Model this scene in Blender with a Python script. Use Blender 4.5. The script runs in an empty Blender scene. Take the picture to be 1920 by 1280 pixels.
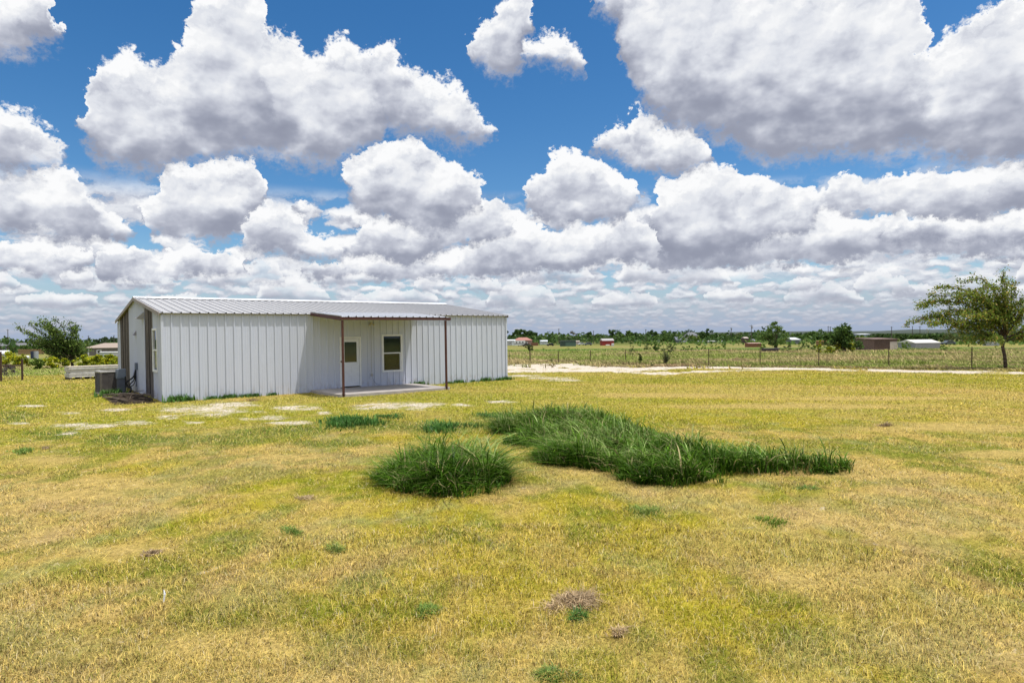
import bpy, math, random
import numpy as np
from mathutils import Vector, Matrix
R_ = math.radians
SC = bpy.context.scene
COL = SC.collection

# ------------------------------------------------------------------ camera
CAM = np.array([-4.2672, -25.5824, 2.2006]); YAW, PIT, ROL, FPX = .6669, -.0087, -.0118, 1194.263
_cy, _sy = math.cos(YAW), math.sin(YAW)
cF = np.array([_sy*math.cos(PIT), _cy*math.cos(PIT), math.sin(PIT)])
_rt = np.array([_cy, -_sy, 0.0]); _up = np.cross(_rt, cF)
cR = _rt*math.cos(ROL)+_up*math.sin(ROL); cU = _up*math.cos(ROL)-_rt*math.sin(ROL)
cam_d = bpy.data.cameras.new('camera'); cam = bpy.data.objects.new('camera', cam_d); COL.objects.link(cam)
cam_d.sensor_width = 36.0; cam_d.lens = 36.0*FPX/1920.0; cam_d.clip_start = .1; cam_d.clip_end = 40000
cam.matrix_world = Matrix(((cR[0], cU[0], -cF[0], CAM[0]), (cR[1], cU[1], -cF[1], CAM[1]), (cR[2], cU[2], -cF[2], CAM[2]), (0, 0, 0, 1)))
SC.camera = cam
SC.render.resolution_x, SC.render.resolution_y = 1024, 682
SC.view_settings.view_transform = 'Standard'; SC.view_settings.look = 'None'
SC.view_settings.exposure = 0.0; SC.view_settings.gamma = 1.0; SC.view_settings.use_curve_mapping = False
try:
    SC.cycles.max_bounces = 6; SC.cycles.transparent_max_bounces = 8; SC.cycles.diffuse_bounces = 3
except Exception: pass

# ------------------------------------------------------------------ sun
SUNDIR = Vector((.21, -.25, 1.0)).normalized()            # towards the sun
SUN_EL = math.asin(SUNDIR.z); SUN_AZ = math.atan2(SUNDIR.x, SUNDIR.y)
sun_d = bpy.data.lights.new('sun', 'SUN'); sun_d.energy = 3.9; sun_d.angle = R_(.5); sun_d.color = (1, .965, .9)
sun = bpy.data.objects.new('sun', sun_d); COL.objects.link(sun); sun.location = (0, 0, 60)
sun.rotation_euler = (-SUNDIR).to_track_quat('-Z', 'Y').to_euler()

# ------------------------------------------------------------------ node helper
class X:
    """a float or vector socket with operators"""
    def __init__(s, nt, sock): s.nt, s.s = nt, sock
    def _m(s, op, *a, clamp=False):
        n = s.nt.nodes.new('ShaderNodeMath'); n.operation = op; n.use_clamp = clamp
        for i, v in enumerate((s,)+a):
            if isinstance(v, X): s.nt.links.new(v.s, n.inputs[i])
            else: n.inputs[i].default_value = v
        return X(s.nt, n.outputs[0])
    def __add__(s, o): return s._m('ADD', o)
    __radd__ = __add__
    def __sub__(s, o): return s._m('SUBTRACT', o)
    def __rsub__(s, o): return (s*-1.0)+o
    def __mul__(s, o): return s._m('MULTIPLY', o)
    __rmul__ = __mul__
    def __truediv__(s, o): return s._m('DIVIDE', o)
    def mn(s, o): return s._m('MINIMUM', o)
    def mx(s, o): return s._m('MAXIMUM', o)
    def floor(s): return s._m('FLOOR')
    def frac(s): return s._m('FRACT')
    def ab(s): return s._m('ABSOLUTE')
    def pw(s, o): return s._m('POWER', o)
    def ss(s, a, b, lo=0.0, hi=1.0, smooth=True):
        n = s.nt.nodes.new('ShaderNodeMapRange'); n.interpolation_type = 'SMOOTHSTEP' if smooth else 'LINEAR'
        s.nt.links.new(s.s, n.inputs[0])
        for i, v in ((1, a), (2, b), (3, lo), (4, hi)):
            if isinstance(v, X): s.nt.links.new(v.s, n.inputs[i])
            else: n.inputs[i].default_value = v
        return X(s.nt, n.outputs[0])
def comb(nt, x, y, z):
    n = nt.nodes.new('ShaderNodeCombineXYZ')
    for i, v in enumerate((x, y, z)):
        if isinstance(v, X): nt.links.new(v.s, n.inputs[i])
        else: n.inputs[i].default_value = v
    return X(nt, n.outputs[0])
def noise(nt, vec, scale, detail=2, rough=.5, dist=0.0, color=False, dim='3D'):
    n = nt.nodes.new('ShaderNodeTexNoise'); n.noise_dimensions = dim
    nt.links.new(vec.s, n.inputs['Vector'])
    n.inputs['Scale'].default_value = scale; n.inputs['Detail'].default_value = detail
    n.inputs['Roughness'].default_value = rough; n.inputs['Distortion'].default_value = dist
    return X(nt, n.outputs['Color' if color else 0])
def voro(nt, vec, scale, smooth=.4, dim='2D'):
    n = nt.nodes.new('ShaderNodeTexVoronoi'); n.voronoi_dimensions = dim; n.feature = 'SMOOTH_F1'
    nt.links.new(vec.s, n.inputs['Vector']); n.inputs['Scale'].default_value = scale
    n.inputs['Smoothness'].default_value = smooth
    return X(nt, n.outputs['Distance'])
def sep(nt, v):
    n = nt.nodes.new('ShaderNodeSeparateXYZ'); nt.links.new(v.s, n.inputs[0])
    return [X(nt, n.outputs[i]) for i in range(3)]
def mixc(nt, f, a, b, typ='MIX'):
    n = nt.nodes.new('ShaderNodeMix'); n.data_type = 'RGBA'; n.blend_type = typ
    for k, v in ((0, f), (6, a), (7, b)):
        if isinstance(v, X): nt.links.new(v.s, n.inputs[k])
        elif k: n.inputs[k].default_value = (v[0], v[1], v[2], 1)
        else: n.inputs[k].default_value = v
    return X(nt, n.outputs[2])
def ramp(nt, f, stops, interp='LINEAR'):
    n = nt.nodes.new('ShaderNodeValToRGB'); n.color_ramp.interpolation = interp
    nt.links.new(f.s, n.inputs[0]); e = n.color_ramp.elements
    while len(e) < len(stops): e.new(.5)
    for el, (p, c) in zip(e, stops): el.position = p
    for el, (p, c) in zip(e, stops): el.color = (c[0], c[1], c[2], 1)
    return X(nt, n.outputs[0])
def fcurve(nt, f, pts):
    n = nt.nodes.new('ShaderNodeFloatCurve'); nt.links.new(f.s, n.inputs['Value']); m = n.mapping
    m.use_clip = False; c = m.curves[0]; pts = sorted(pts); 
    q = [pts[0]]
    for p in pts[1:]:
        if p[0] > q[-1][0]+1e-4: q.append(p)
    c.points[0].location = q[0]; c.points[1].location = q[-1]
    for p in q[1:-1]: c.points.new(*p)
    for p in c.points: p.handle_type = 'VECTOR'
    m.update(); return X(nt, n.outputs[0])

# ------------------------------------------------------------------ sky: physical sky + cumulus field, all as functions of direction
world = bpy.data.worlds.new('World'); SC.world = world; world.use_nodes = True
wt = world.node_tree; wt.nodes.clear()
SKY_STRENGTH = .11
def px_azel(px, py):
    d = cF+cR*(px-960)/FPX+cU*(640-py)/FPX
    x = d@np.array([_cy, -_sy, 0]); y = d@np.array([_sy, _cy, 0])
    return math.degrees(math.atan2(x, y)), math.degrees(math.atan2(d[2], math.hypot(x, y)))
AZ0, AZS, ELS = -46.0, 92.0, 40.0
def build_sky():
    nt = wt
    geo = nt.nodes.new('ShaderNodeTexCoord'); dv = X(nt, geo.outputs['Generated'])
    dx, dy, dz = sep(nt, dv)
    fx = dx*_cy-dy*_sy; fy = dx*_sy+dy*_cy
    az = fx._m('ARCTAN2', fy)*(180/math.pi)
    el = dz._m('ARCTAN2', (fx*fx+fy*fy)._m('SQRT'))*(180/math.pi)
    azm = (az-AZ0)._m('PINGPONG', AZS)      # the field repeats mirrored around the compass
    sky = nt.nodes.new('ShaderNodeTexSky'); sky.sky_type = 'NISHITA'; sky.sun_disc = False
    sky.sun_elevation = SUN_EL; sky.sun_rotation = SUN_AZ; sky.air_density = 1.0; sky.dust_density = .6; sky.ozone_density = 3.0; sky.altitude = 300
    hs = nt.nodes.new('ShaderNodeHueSaturation'); nt.links.new(sky.outputs[0], hs.inputs['Color'])
    hs.inputs['Saturation'].default_value = 1.33; hs.inputs['Value'].default_value = 1.1
    col = X(nt, hs.outputs[0])
    # thin high haze veil low down
    p0 = comb(nt, az, el, 0.0)
    w1 = noise(nt, p0, .32, 1.5, .5, color=True); wx, wy, _z = sep(nt, w1)
    w2 = noise(nt, comb(nt, az, el*1.15, 3.0), 1.15, 5, .62, color=True); vx, vy, vz = sep(nt, w2)
    warp_x = (wx-.5)*3.2+(vx-.5)*2.0; warp_y = (wy-.5)*2.0+(vy-.5)*1.7
    # billow relief: puffs lit from above
    bx = azm+(vx-.5)*1.5+(wx-.5)*1.5; by = el*1.15+(vy-.5)*1.5
    def puff(ox, oy):
        p = comb(nt, bx+ox, by+oy, 0.0)
        return (1.0-voro(nt, p, .30, .7))*1.5, (1.0-voro(nt, p, .95, .6))*.42+noise(nt, p, 1.0, 5, .58)*.75
    A0, B0 = puff(0.0, 0.0); A1, _b = puff(-.35, .8); _a, B1 = puff(-.12, .3)
    relA = A0-A1; relB = B0-B1; P0 = B0+.75
    soft_n = noise(nt, comb(nt, azm, el*1.5, 9.0), .33, 3, .5)
    fine = noise(nt, comb(nt, az, el*1.2, 7.0), 2.2, 5, .66)
    u = (azm+warp_x)/AZS
    def over(colr, alpha, light, gain=1.0):
        c = ramp(nt, light, [(0, (.24, .26, .345)), (.22, (.35, .375, .465)), (.45, (.53, .555, .64)), (.70, (.745, .77, .83)), (.9, (.90, .91, .93)), (1, (.97, .975, .985))])
        cc = nt.nodes.new('ShaderNodeVectorMath'); cc.operation = 'SCALE'; nt.links.new(c.s, cc.inputs[0]); cc.inputs[3].default_value = gain/SKY_STRENGTH
        return mixc(nt, alpha, colr, X(nt, cc.outputs[0]))
    # ---- far fields of small cumulus down to the horizon
    def rows(colr, sx, sy, cov, seed, lo0, lo1, hi0, hi1, k):
        X_ = azm*sx+(vx-.5)*.5; Y_ = el*sy+(vy-.5)*.5
        def N(o):
            q = comb(nt, X_+seed*9.1, Y_+o, 0.0); return noise(nt, q, 1.0, 4, .58)+(.55-voro(nt, q, 1.7, .5))*.30
        n0 = N(0.0); n1 = N(.34)
        d = n0-cov+(wx-.5)*.22; a = d.ss(0.0, .13)*el.ss(lo0, lo1)*el.ss(hi1, hi0)
        li = .55+(n0-n1)*1.55+d*.75
        hz = el.ss(-.5, 6.0)
        li = (li-.40)*(hz*.85+.15)+.40-(1.0-hz)*.08
        return over(colr, a*(hz*.35+.65), li)
    hzc = el.ss(6.5, 0.0)
    hc = nt.nodes.new('ShaderNodeRGB'); hc.outputs[0].default_value = (.36/SKY_STRENGTH, .44/SKY_STRENGTH, .62/SKY_STRENGTH, 1)
    col = mixc(nt, hzc*.9, col, X(nt, hc.outputs[0]))
    for args in ROWS: col = rows(col, *args)
    # ---- authored cumulus: silhouettes given as crest and base curves over azimuth
    for clouds, soft, rough, ws in LAYERS:
        tp, bs = [], []
        tp.append((-.001, 0.0)); bs.append((-.001, .5))
        info = []
        for top, base in clouds:
            T = [px_azel(*q) for q in top]; B = [px_azel(*q) for q in base]
            info.append((min(T[0][0], B[0][0]), max(T[-1][0], B[-1][0]), T, B))
        info.sort(key=lambda q: q[0]); nrm = lambda a: (a-AZ0)/AZS
        for i, (x0, x1, T, B) in enumerate(info):
            gl = min(.8, (x0-info[i-1][1])*.45) if i else .8; gr_ = min(.8, (info[i+1][0]-x1)*.45) if i+1 < len(info) else .8
            kx = sorted(set([a for a, _ in T]+[a for a, _ in B])); ta, te = zip(*T); ba, be = zip(*B)
            m0 = (np.interp(x0, ta, te)+np.interp(x0, ba, be))/2; m1 = (np.interp(x1, ta, te)+np.interp(x1, ba, be))/2
            tp += [(nrm(x0-gl), max(0, (m0-3.0))/ELS)]; bs += [(nrm(x0-gl), (m0+3.0)/ELS)]
            for a in kx: tp.append((nrm(a), np.interp(a, ta, te)/ELS)); bs.append((nrm(a), np.interp(a, ba, be)/ELS))
            tp += [(nrm(x1+gr_), max(0, (m1-3.0))/ELS)]; bs += [(nrm(x1+gr_), (m1+3.0)/ELS)]
        tp.append((1.001, 0.0)); bs.append((1.001, .5))
        # keep order
        uu = u if ws == 1 else (azm+warp_x*ws)/AZS
        top = fcurve(nt, uu, tp)*ELS; base = fcurve(nt, uu, bs)*ELS
        e = el+warp_y*ws
        d0 = (top-e).mn((e-base)*1.0)
        ragged = (fine-.5)*rough+(P0-1.55)*.95*ws
        d = d0+ragged+.15
        th = (top-base).mx(1.2*ws)
        h = (el-base+(wy-.5)*ws)/th
        sw = h.ss(.1, .5, soft*1.0, soft*.35); a = (d/sw).ss(-1.0, 1.0)
        hh = h+(soft_n-.5)*1.0
        li = hh.ss(-.02, .72)*.64+.16
        top_k = hh.ss(.05, .65)
        rim = d.ss(4.5, .3, .40, 1.0)
        li = li+relA*(top_k*.62+.02)*rim+relB*(top_k*.70+.05)*rim+d.ss(1.8, .0)*(hh.ss(.10, .5)*.20)+(soft_n-.5)*.20
        li = li+d.ss(.9, .0)*.10
        if ws < 1: li = (li-.40)*.80+.42; a = a*(.70 if ws > .25 else .5)
        col = over(col, a, li)
    # unseen broken cloud overhead, added and over-brightened to raise the ambient fill
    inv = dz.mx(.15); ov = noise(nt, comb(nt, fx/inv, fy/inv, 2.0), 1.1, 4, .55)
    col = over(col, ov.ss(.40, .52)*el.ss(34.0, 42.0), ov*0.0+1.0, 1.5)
    bg = nt.nodes.new('ShaderNodeBackground'); nt.links.new(col.s, bg.inputs[0]); bg.inputs[1].default_value = SKY_STRENGTH
    out = nt.nodes.new('ShaderNodeOutputWorld'); nt.links.new(bg.outputs[0], out.inputs[0])
ROWS = [ # scale across, scale up, coverage threshold, seed, fade in (deg), fade out (deg)
    (.62, 1.9, .45, 4.7, .4, .6, 2.2, 3.4, 0),
    (.36, 1.0, .44, 8.9, 1.6, 2.8, 4.8, 6.5, 0),
    (.20, .50, .44, 21.9, 3.8, 5.4, 10.5, 13.0, 0),
]
def small_row(seed, y, dy, w, hgt, gap):
    r = random.Random(seed); x = -90; out = []
    while x < 2000:
        ww = w*r.uniform(.45, 1.7); h = hgt*r.uniform(.5, 1.25)*(.6+.4*min(1.2, ww/w)); b = y+r.uniform(-dy, dy); n = 5
        top = [(x, b-h*.15)]+[(x+ww*(i+.5)/n, b-h*(.55+.5*math.sin(math.pi*(i+.5)/n))*r.uniform(.75, 1.15)) for i in range(n)]+[(x+ww, b-h*.12)]
        out.append((top, [(x, b), (x+ww*.4, b+2*r.random()), (x+ww, b-1)])); x += ww+gap*r.uniform(.35, 1.6)
    return out
LAYERS = [
 (small_row(3, 566, 12, 100, 30, 60), .22, .95, .40),
 (small_row(11, 535, 12, 130, 42, 50), .25, 1.1, .50),
 ([ # far authored
   ([(-60, 460), (0, 450), (60, 452), (120, 460), (170, 470), (180, 490)], [(-60, 505), (60, 508), (178, 500)]),
   ([(190, 485), (215, 462), (260, 460), (290, 490), (330, 475), (360, 462), (420, 470), (470, 482)], [(190, 520), (260, 528), (330, 520), (470, 515)]),
   ([(560, 500), (640, 478), (760, 470), (850, 470), (905, 440), (960, 400), (1010, 420), (1100, 430), (1180, 400), (1230, 420), (1300, 430), (1380, 405), (1480, 410), (1540, 385), (1600, 400), (1690, 400), (1740, 415), (1800, 400), (1920, 395), (1990, 400)],
    [(560, 515), (700, 520), (860, 522), (960, 515), (1100, 500), (1240, 498), (1400, 500), (1560, 490), (1700, 480), (1990, 480)]),
  ], .35, 1.1, 1),
 ([
   ([(272, 400), (275, 365), (290, 335), (310, 312), (350, 305), (380, 312), (410, 300), (440, 296), (480, 300), (500, 335), (512, 350)], [(272, 410), (280, 440), (330, 447), (400, 447), (440, 440), (480, 400), (512, 365)]),
   ([(542, 385), (550, 371), (565, 371), (592, 390)], [(542, 390), (565, 401), (592, 395)]),
   ([(625, 468), (660, 450), (690, 410), (760, 395), (850, 372), (915, 370), (945, 380), (970, 405)], [(625, 472), (672, 478), (700, 484), (760, 494), (800, 482), (850, 462), (900, 455), (970, 430)]),
   ([(978, 370), (990, 335), (1010, 322), (1035, 292), (1050, 280), (1085, 272), (1110, 290), (1150, 310), (1185, 330), (1203, 350)], [(978, 385), (1000, 413), (1060, 420), (1120, 414), (1180, 407), (1205, 375)]),
   ([(1225, 360), (1240, 335), (1280, 330), (1310, 308), (1345, 302), (1380, 312), (1388, 340), (1420, 335), (1450, 335), (1490, 352), (1520, 350), (1545, 365), (1570, 342), (1600, 338), (1640, 345), (1680, 330), (1740, 318), (1800, 322), (1860, 308), (1930, 300), (1990, 300)],
    [(1225, 450), (1240, 493), (1300, 497), (1360, 475), (1440, 455), (1500, 440), (1540, 400), (1600, 396), (1700, 402), (1760, 410), (1860, 402), (1990, 400)]),
  ], .45, 1.2, 1),
 ([
   ([(-60, 330), (0, 325), (60, 330), (100, 310), (130, 308), (160, 320), (176, 345), (178, 365), (210, 390), (243, 425)], [(-60, 425), (0, 425), (60, 437), (100, 452), (160, 457), (210, 447), (243, 435)]),
   ([(645, 330), (652, 305), (665, 288), (688, 292), (700, 273), (740, 270), (770, 255), (800, 280), (850, 300), (890, 330), (905, 352)], [(645, 340), (665, 372), (690, 392), (740, 425), (800, 440), (860, 420), (905, 380)]),
   ([(1110, 272), (1125, 250), (1150, 232), (1185, 232), (1192, 208), (1220, 215), (1250, 235), (1300, 240), (1340, 262)], [(1110, 280), (1150, 295), (1200, 315), (1260, 325), (1300, 330), (1340, 300)]),
  ], .6, 1.5, 1),
 ([
   ([(-60, 195), (0, 198), (30, 203), (55, 208), (75, 225), (100, 252), (118, 275)], [(-60, 320), (0, 320), (60, 323), (95, 315), (118, 285)]),
   ([(150, 215), (160, 170), (175, 125), (225, 90), (270, 120), (300, 128), (340, 95), (345, 60), (362, 15), (385, -40), (490, -60), (500, 0), (505, 60), (545, 62), (560, 98), (600, 100), (620, 75), (650, 68), (690, 92), (715, 70), (740, 75), (762, 120), (800, 145), (860, 165), (872, 188), (895, 205), (920, 245)],
    [(150, 230), (165, 270), (190, 305), (240, 318), (280, 332), (320, 322), (380, 297), (440, 288), (500, 292), (560, 312), (630, 312), (660, 292), (700, 272), (718, 240), (740, 250), (800, 256), (850, 266), (900, 268), (920, 255)]),
   ([(968, 92), (1005, 72), (1035, 58), (1062, 70), (1085, 95), (1100, 112)], [(968, 106), (1000, 118), (1035, 118), (1080, 136), (1100, 130)]),
   ([(1110, -40), (1300, -80), (1700, -60), (1722, 10), (1732, 80), (1748, 85), (1770, 62), (1800, 42), (1850, 22), (1880, -20), (1990, -30)],
    [(1110, 5), (1155, 45), (1165, 100), (1182, 160), (1205, 195), (1230, 225), (1280, 248), (1340, 247), (1400, 285), (1440, 307), (1490, 292), (1540, 287), (1600, 302), (1640, 297), (1700, 285), (1800, 300), (1990, 315)]),
  ], 1.0, 2.3, 1),
 ([
   ([(-60, -30), (105, -30), (112, 20), (119, 60)], [(-60, 112), (0, 112), (40, 105), (60, 88), (100, 90), (119, 72)]),
   ([(878, 100), (888, 60), (900, 35), (918, 15), (945, -8), (985, -12), (1004, 40)], [(878, 108), (905, 125), (930, 138), (960, 150), (982, 135), (990, 85), (1004, 52)]),
   ([(450, 430), (465, 400), (485, 385), (520, 382), (555, 402), (575, 430), (610, 435), (640, 455)], [(450, 465), (500, 482), (560, 487), (640, 478)]),
   ([(1640, 420), (1700, 405), (1760, 410), (1830, 405), (1990, 400)], [(1640, 455), (1700, 462), (1800, 455), (1990, 462)]),
  ], .8, 2.0, 1),
]

# ------------------------------------------------------------------ terrain and pixel-to-place helpers
_TD = [0, 60, 100, 150, 300, 600, 1500, 4000, 9000, 30000]
_TZ = [0, 0, -.35, -1.1, -3.1, -5.2, -9.0, -15.0, -20.0, -20.0]
def terr(x, y):
    D = np.hypot(np.asarray(x)-CAM[0], np.asarray(y)-CAM[1])
    return np.interp(D, _TD, _TZ)
def ray(px, py): return cF+cR*(px-960)/FPX+cU*(640-py)/FPX
_DS = np.geomspace(3, 9000, 6000)
def gp(px, py, z=None):
    """where the line of sight through a photo pixel meets the ground"""
    d = ray(px, py); h = math.hypot(d[0], d[1])
    if z is not None:
        t = (z-CAM[2])/d[2]; return CAM+d*t
    P = CAM[None]+d[None]*(_DS/h)[:, None]
    below = P[:, 2] < terr(P[:, 0], P[:, 1])
    k = int(np.argmax(below)) if below.any() else len(_DS)-1
    return P[k]
def at(px, D):
    d = ray(px, 640); h = math.hypot(d[0], d[1]); x = CAM[0]+d[0]/h*D; y = CAM[1]+d[1]/h*D
    return np.array([x, y, float(terr(x, y))])
def dist(P): return math.hypot(P[0]-CAM[0], P[1]-CAM[1])
def fwd(P): return float((np.asarray(P)-CAM)@cF)
def mpp(P): return fwd(P)/FPX                      # metres per photo pixel there
def height_at(P, px, py):
    d = ray(px, py); h = math.hypot(d[0], d[1]); return CAM[2]+d[2]/h*dist(P)

def _hash(ix, iy, seed):
    h = (ix.astype(np.int64)*374761393+iy.astype(np.int64)*668265263+seed*1442695041) & 0xffffffff
    h = ((h ^ (h >> 13))*1274126177) & 0xffffffff
    return ((h ^ (h >> 16)) & 0xffffff)/float(0xffffff)
def vn(x, y, seed):
    ix = np.floor(x); iy = np.floor(y); fx = x-ix; fy = y-iy; fx = fx*fx*(3-2*fx); fy = fy*fy*(3-2*fy)
    a = _hash(ix, iy, seed); b = _hash(ix+1, iy, seed); c = _hash(ix, iy+1, seed); d = _hash(ix+1, iy+1, seed)
    return (a*(1-fx)+b*fx)*(1-fy)+(c*(1-fx)+d*fx)*fy
def fbm(x, y, sc, seed, o=4, r=.55):
    s = 0; a = 1; t = 0; ca, sa = math.cos(.6), math.sin(.6)
    x = np.asarray(x, float)/sc; y = np.asarray(y, float)/sc
    for k in range(o):
        s = s+a*vn(x, y, seed+k*17); t += a; a *= r
        x, y = (x*ca-y*sa)*2.03+5.1, (x*sa+y*ca)*2.03-3.7
    return s/t
def sstep(v, a, b):
    t = np.clip((v-a)/(b-a), 0, 1); return t*t*(3-2*t)

def ell(px, py, rx, ry, soft=.35):
    c = gp(px, py); a = (gp(px+rx, py)-gp(px-rx, py))[:2]/2; b = (gp(px, py-ry)-gp(px, py+ry))[:2]/2
    return (c[:2], np.linalg.inv(np.array([a, b]).T))
def ellv(e, x, y):
    dx = x-e[0][0]; dy = y-e[0][1]; u = e[1][0, 0]*dx+e[1][0, 1]*dy; v = e[1][1, 0]*dx+e[1][1, 1]*dy
    return 1-np.sqrt(u*u+v*v)
def poly_sd(P, x, y):
    """signed distance (positive inside) to a polygon"""
    P = np.array(P); n = len(P); ins = np.zeros(x.shape, bool); dm = np.full(x.shape, 1e9)
    for i in range(n):
        ax, ay = P[i]; bx, by = P[(i+1) % n]
        cr = ((ay > y) != (by > y)) & (x < (bx-ax)*(y-ay)/((by-ay) if by != ay else 1e-9)+ax); ins ^= cr
        ex, ey = bx-ax, by-ay; t = np.clip(((x-ax)*ex+(y-ay)*ey)/(ex*ex+ey*ey+1e-12), 0, 1)
        dm = np.minimum(dm, np.hypot(x-ax-t*ex, y-ay-t*ey))
    return np.where(ins, dm, -dm)
def gpoly(pts): return [tuple(gp(*p)[:2]) for p in pts]

DRIVE = [gpoly([(900, 684), (1000, 681.5), (1085, 681), (1110, 686), (1200, 688), (1300, 686.5), (1420, 688), (1560, 690), (1700, 692.5), (1920, 697), (2300, 705),
                (2300, 711), (1920, 700.8), (1700, 696.8), (1560, 693.8), (1480, 693.2), (1420, 691.5), (1300, 690), (1250, 692), (1180, 697), (1080, 697.3), (900, 699)]),
         gpoly([(1175, 697), (1225, 702.5), (1265, 701.5), (1330, 696.5), (1440, 693.8), (1440, 692.2), (1320, 693.2), (1260, 696.5), (1210, 697.5)])]
STONY = [ell(*e) for e in ((380, 766, 74, 11), (430, 757, 50, 5), (545, 763, 36, 6), (487, 771, 13, 2.6), (463, 784, 18, 4), (513, 782, 30, 4.2), (550, 791, 38, 4), (160, 797, 70, 6),
         (130, 773, 22, 3), (217, 767, 28, 3), (130, 811, 18, 4), (255, 791, 40, 4), (38, 792, 18, 3.4), (315, 780, 26, 4), (360, 790, 20, 3), (745, 758, 78, 6.5), (688, 763, 34, 6),
         (779, 765, 24, 3.4), (868, 758, 18, 3), (585, 763, 30, 5), (607, 773, 16, 3), (1035, 708, 45, 2.6), (975, 704, 40, 2.4), (940, 752, 26, 2.6), (1060, 712, 30, 1.6), (60, 760, 26, 2))]
LUSH = [ell(*e) for e in ((330, 822, 210, 17), (520, 808, 150, 12), (760, 800, 200, 14), (100, 812, 80, 16), (930, 790, 90, 18), (860, 870, 60, 20), (20, 780, 60, 16), (620, 830, 130, 10))]
BARE = [ell(*e) for e in ((90, 860, 130, 22), (230, 905, 190, 16), (140, 925, 160, 14), (1085, 1122, 55, 18), (560, 855, 120, 9), (1140, 880, 160, 12), (1750, 800, 260, 12), (1500, 760, 330, 8), (1250, 740, 240, 6), (1650, 745, 260, 5), (1880, 850, 120, 10), (1560, 1080, 170, 34), (1060, 1200, 260, 30), (420, 1200, 220, 40), (240, 1030, 200, 16))]
SLAB = (5.35, -3.05, 10.15, 0.0); LEN, WID, EAVE, RIDGE = 15.49, 11.66, 3.15, 3.967
TALL_PX = {
 'left': [(708, 900), (735, 876), (800, 864), (890, 866), (940, 882), (955, 903), (925, 922), (860, 934), (790, 926), (728, 914)],
 'right': [(915, 800), (960, 789), (1040, 779), (1100, 780), (1180, 800), (1240, 822), (1300, 843), (1400, 857), (1500, 866), (1590, 874), (1603, 884), (1480, 889), (1390, 888), (1345, 893), (1290, 912), (1215, 907), (1165, 897), (1130, 880), (1010, 868), (1000, 850), (1040, 838), (960, 832), (985, 815), (925, 812)]}
TALLP = {k: gpoly(v) for k, v in TALL_PX.items()}

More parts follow.
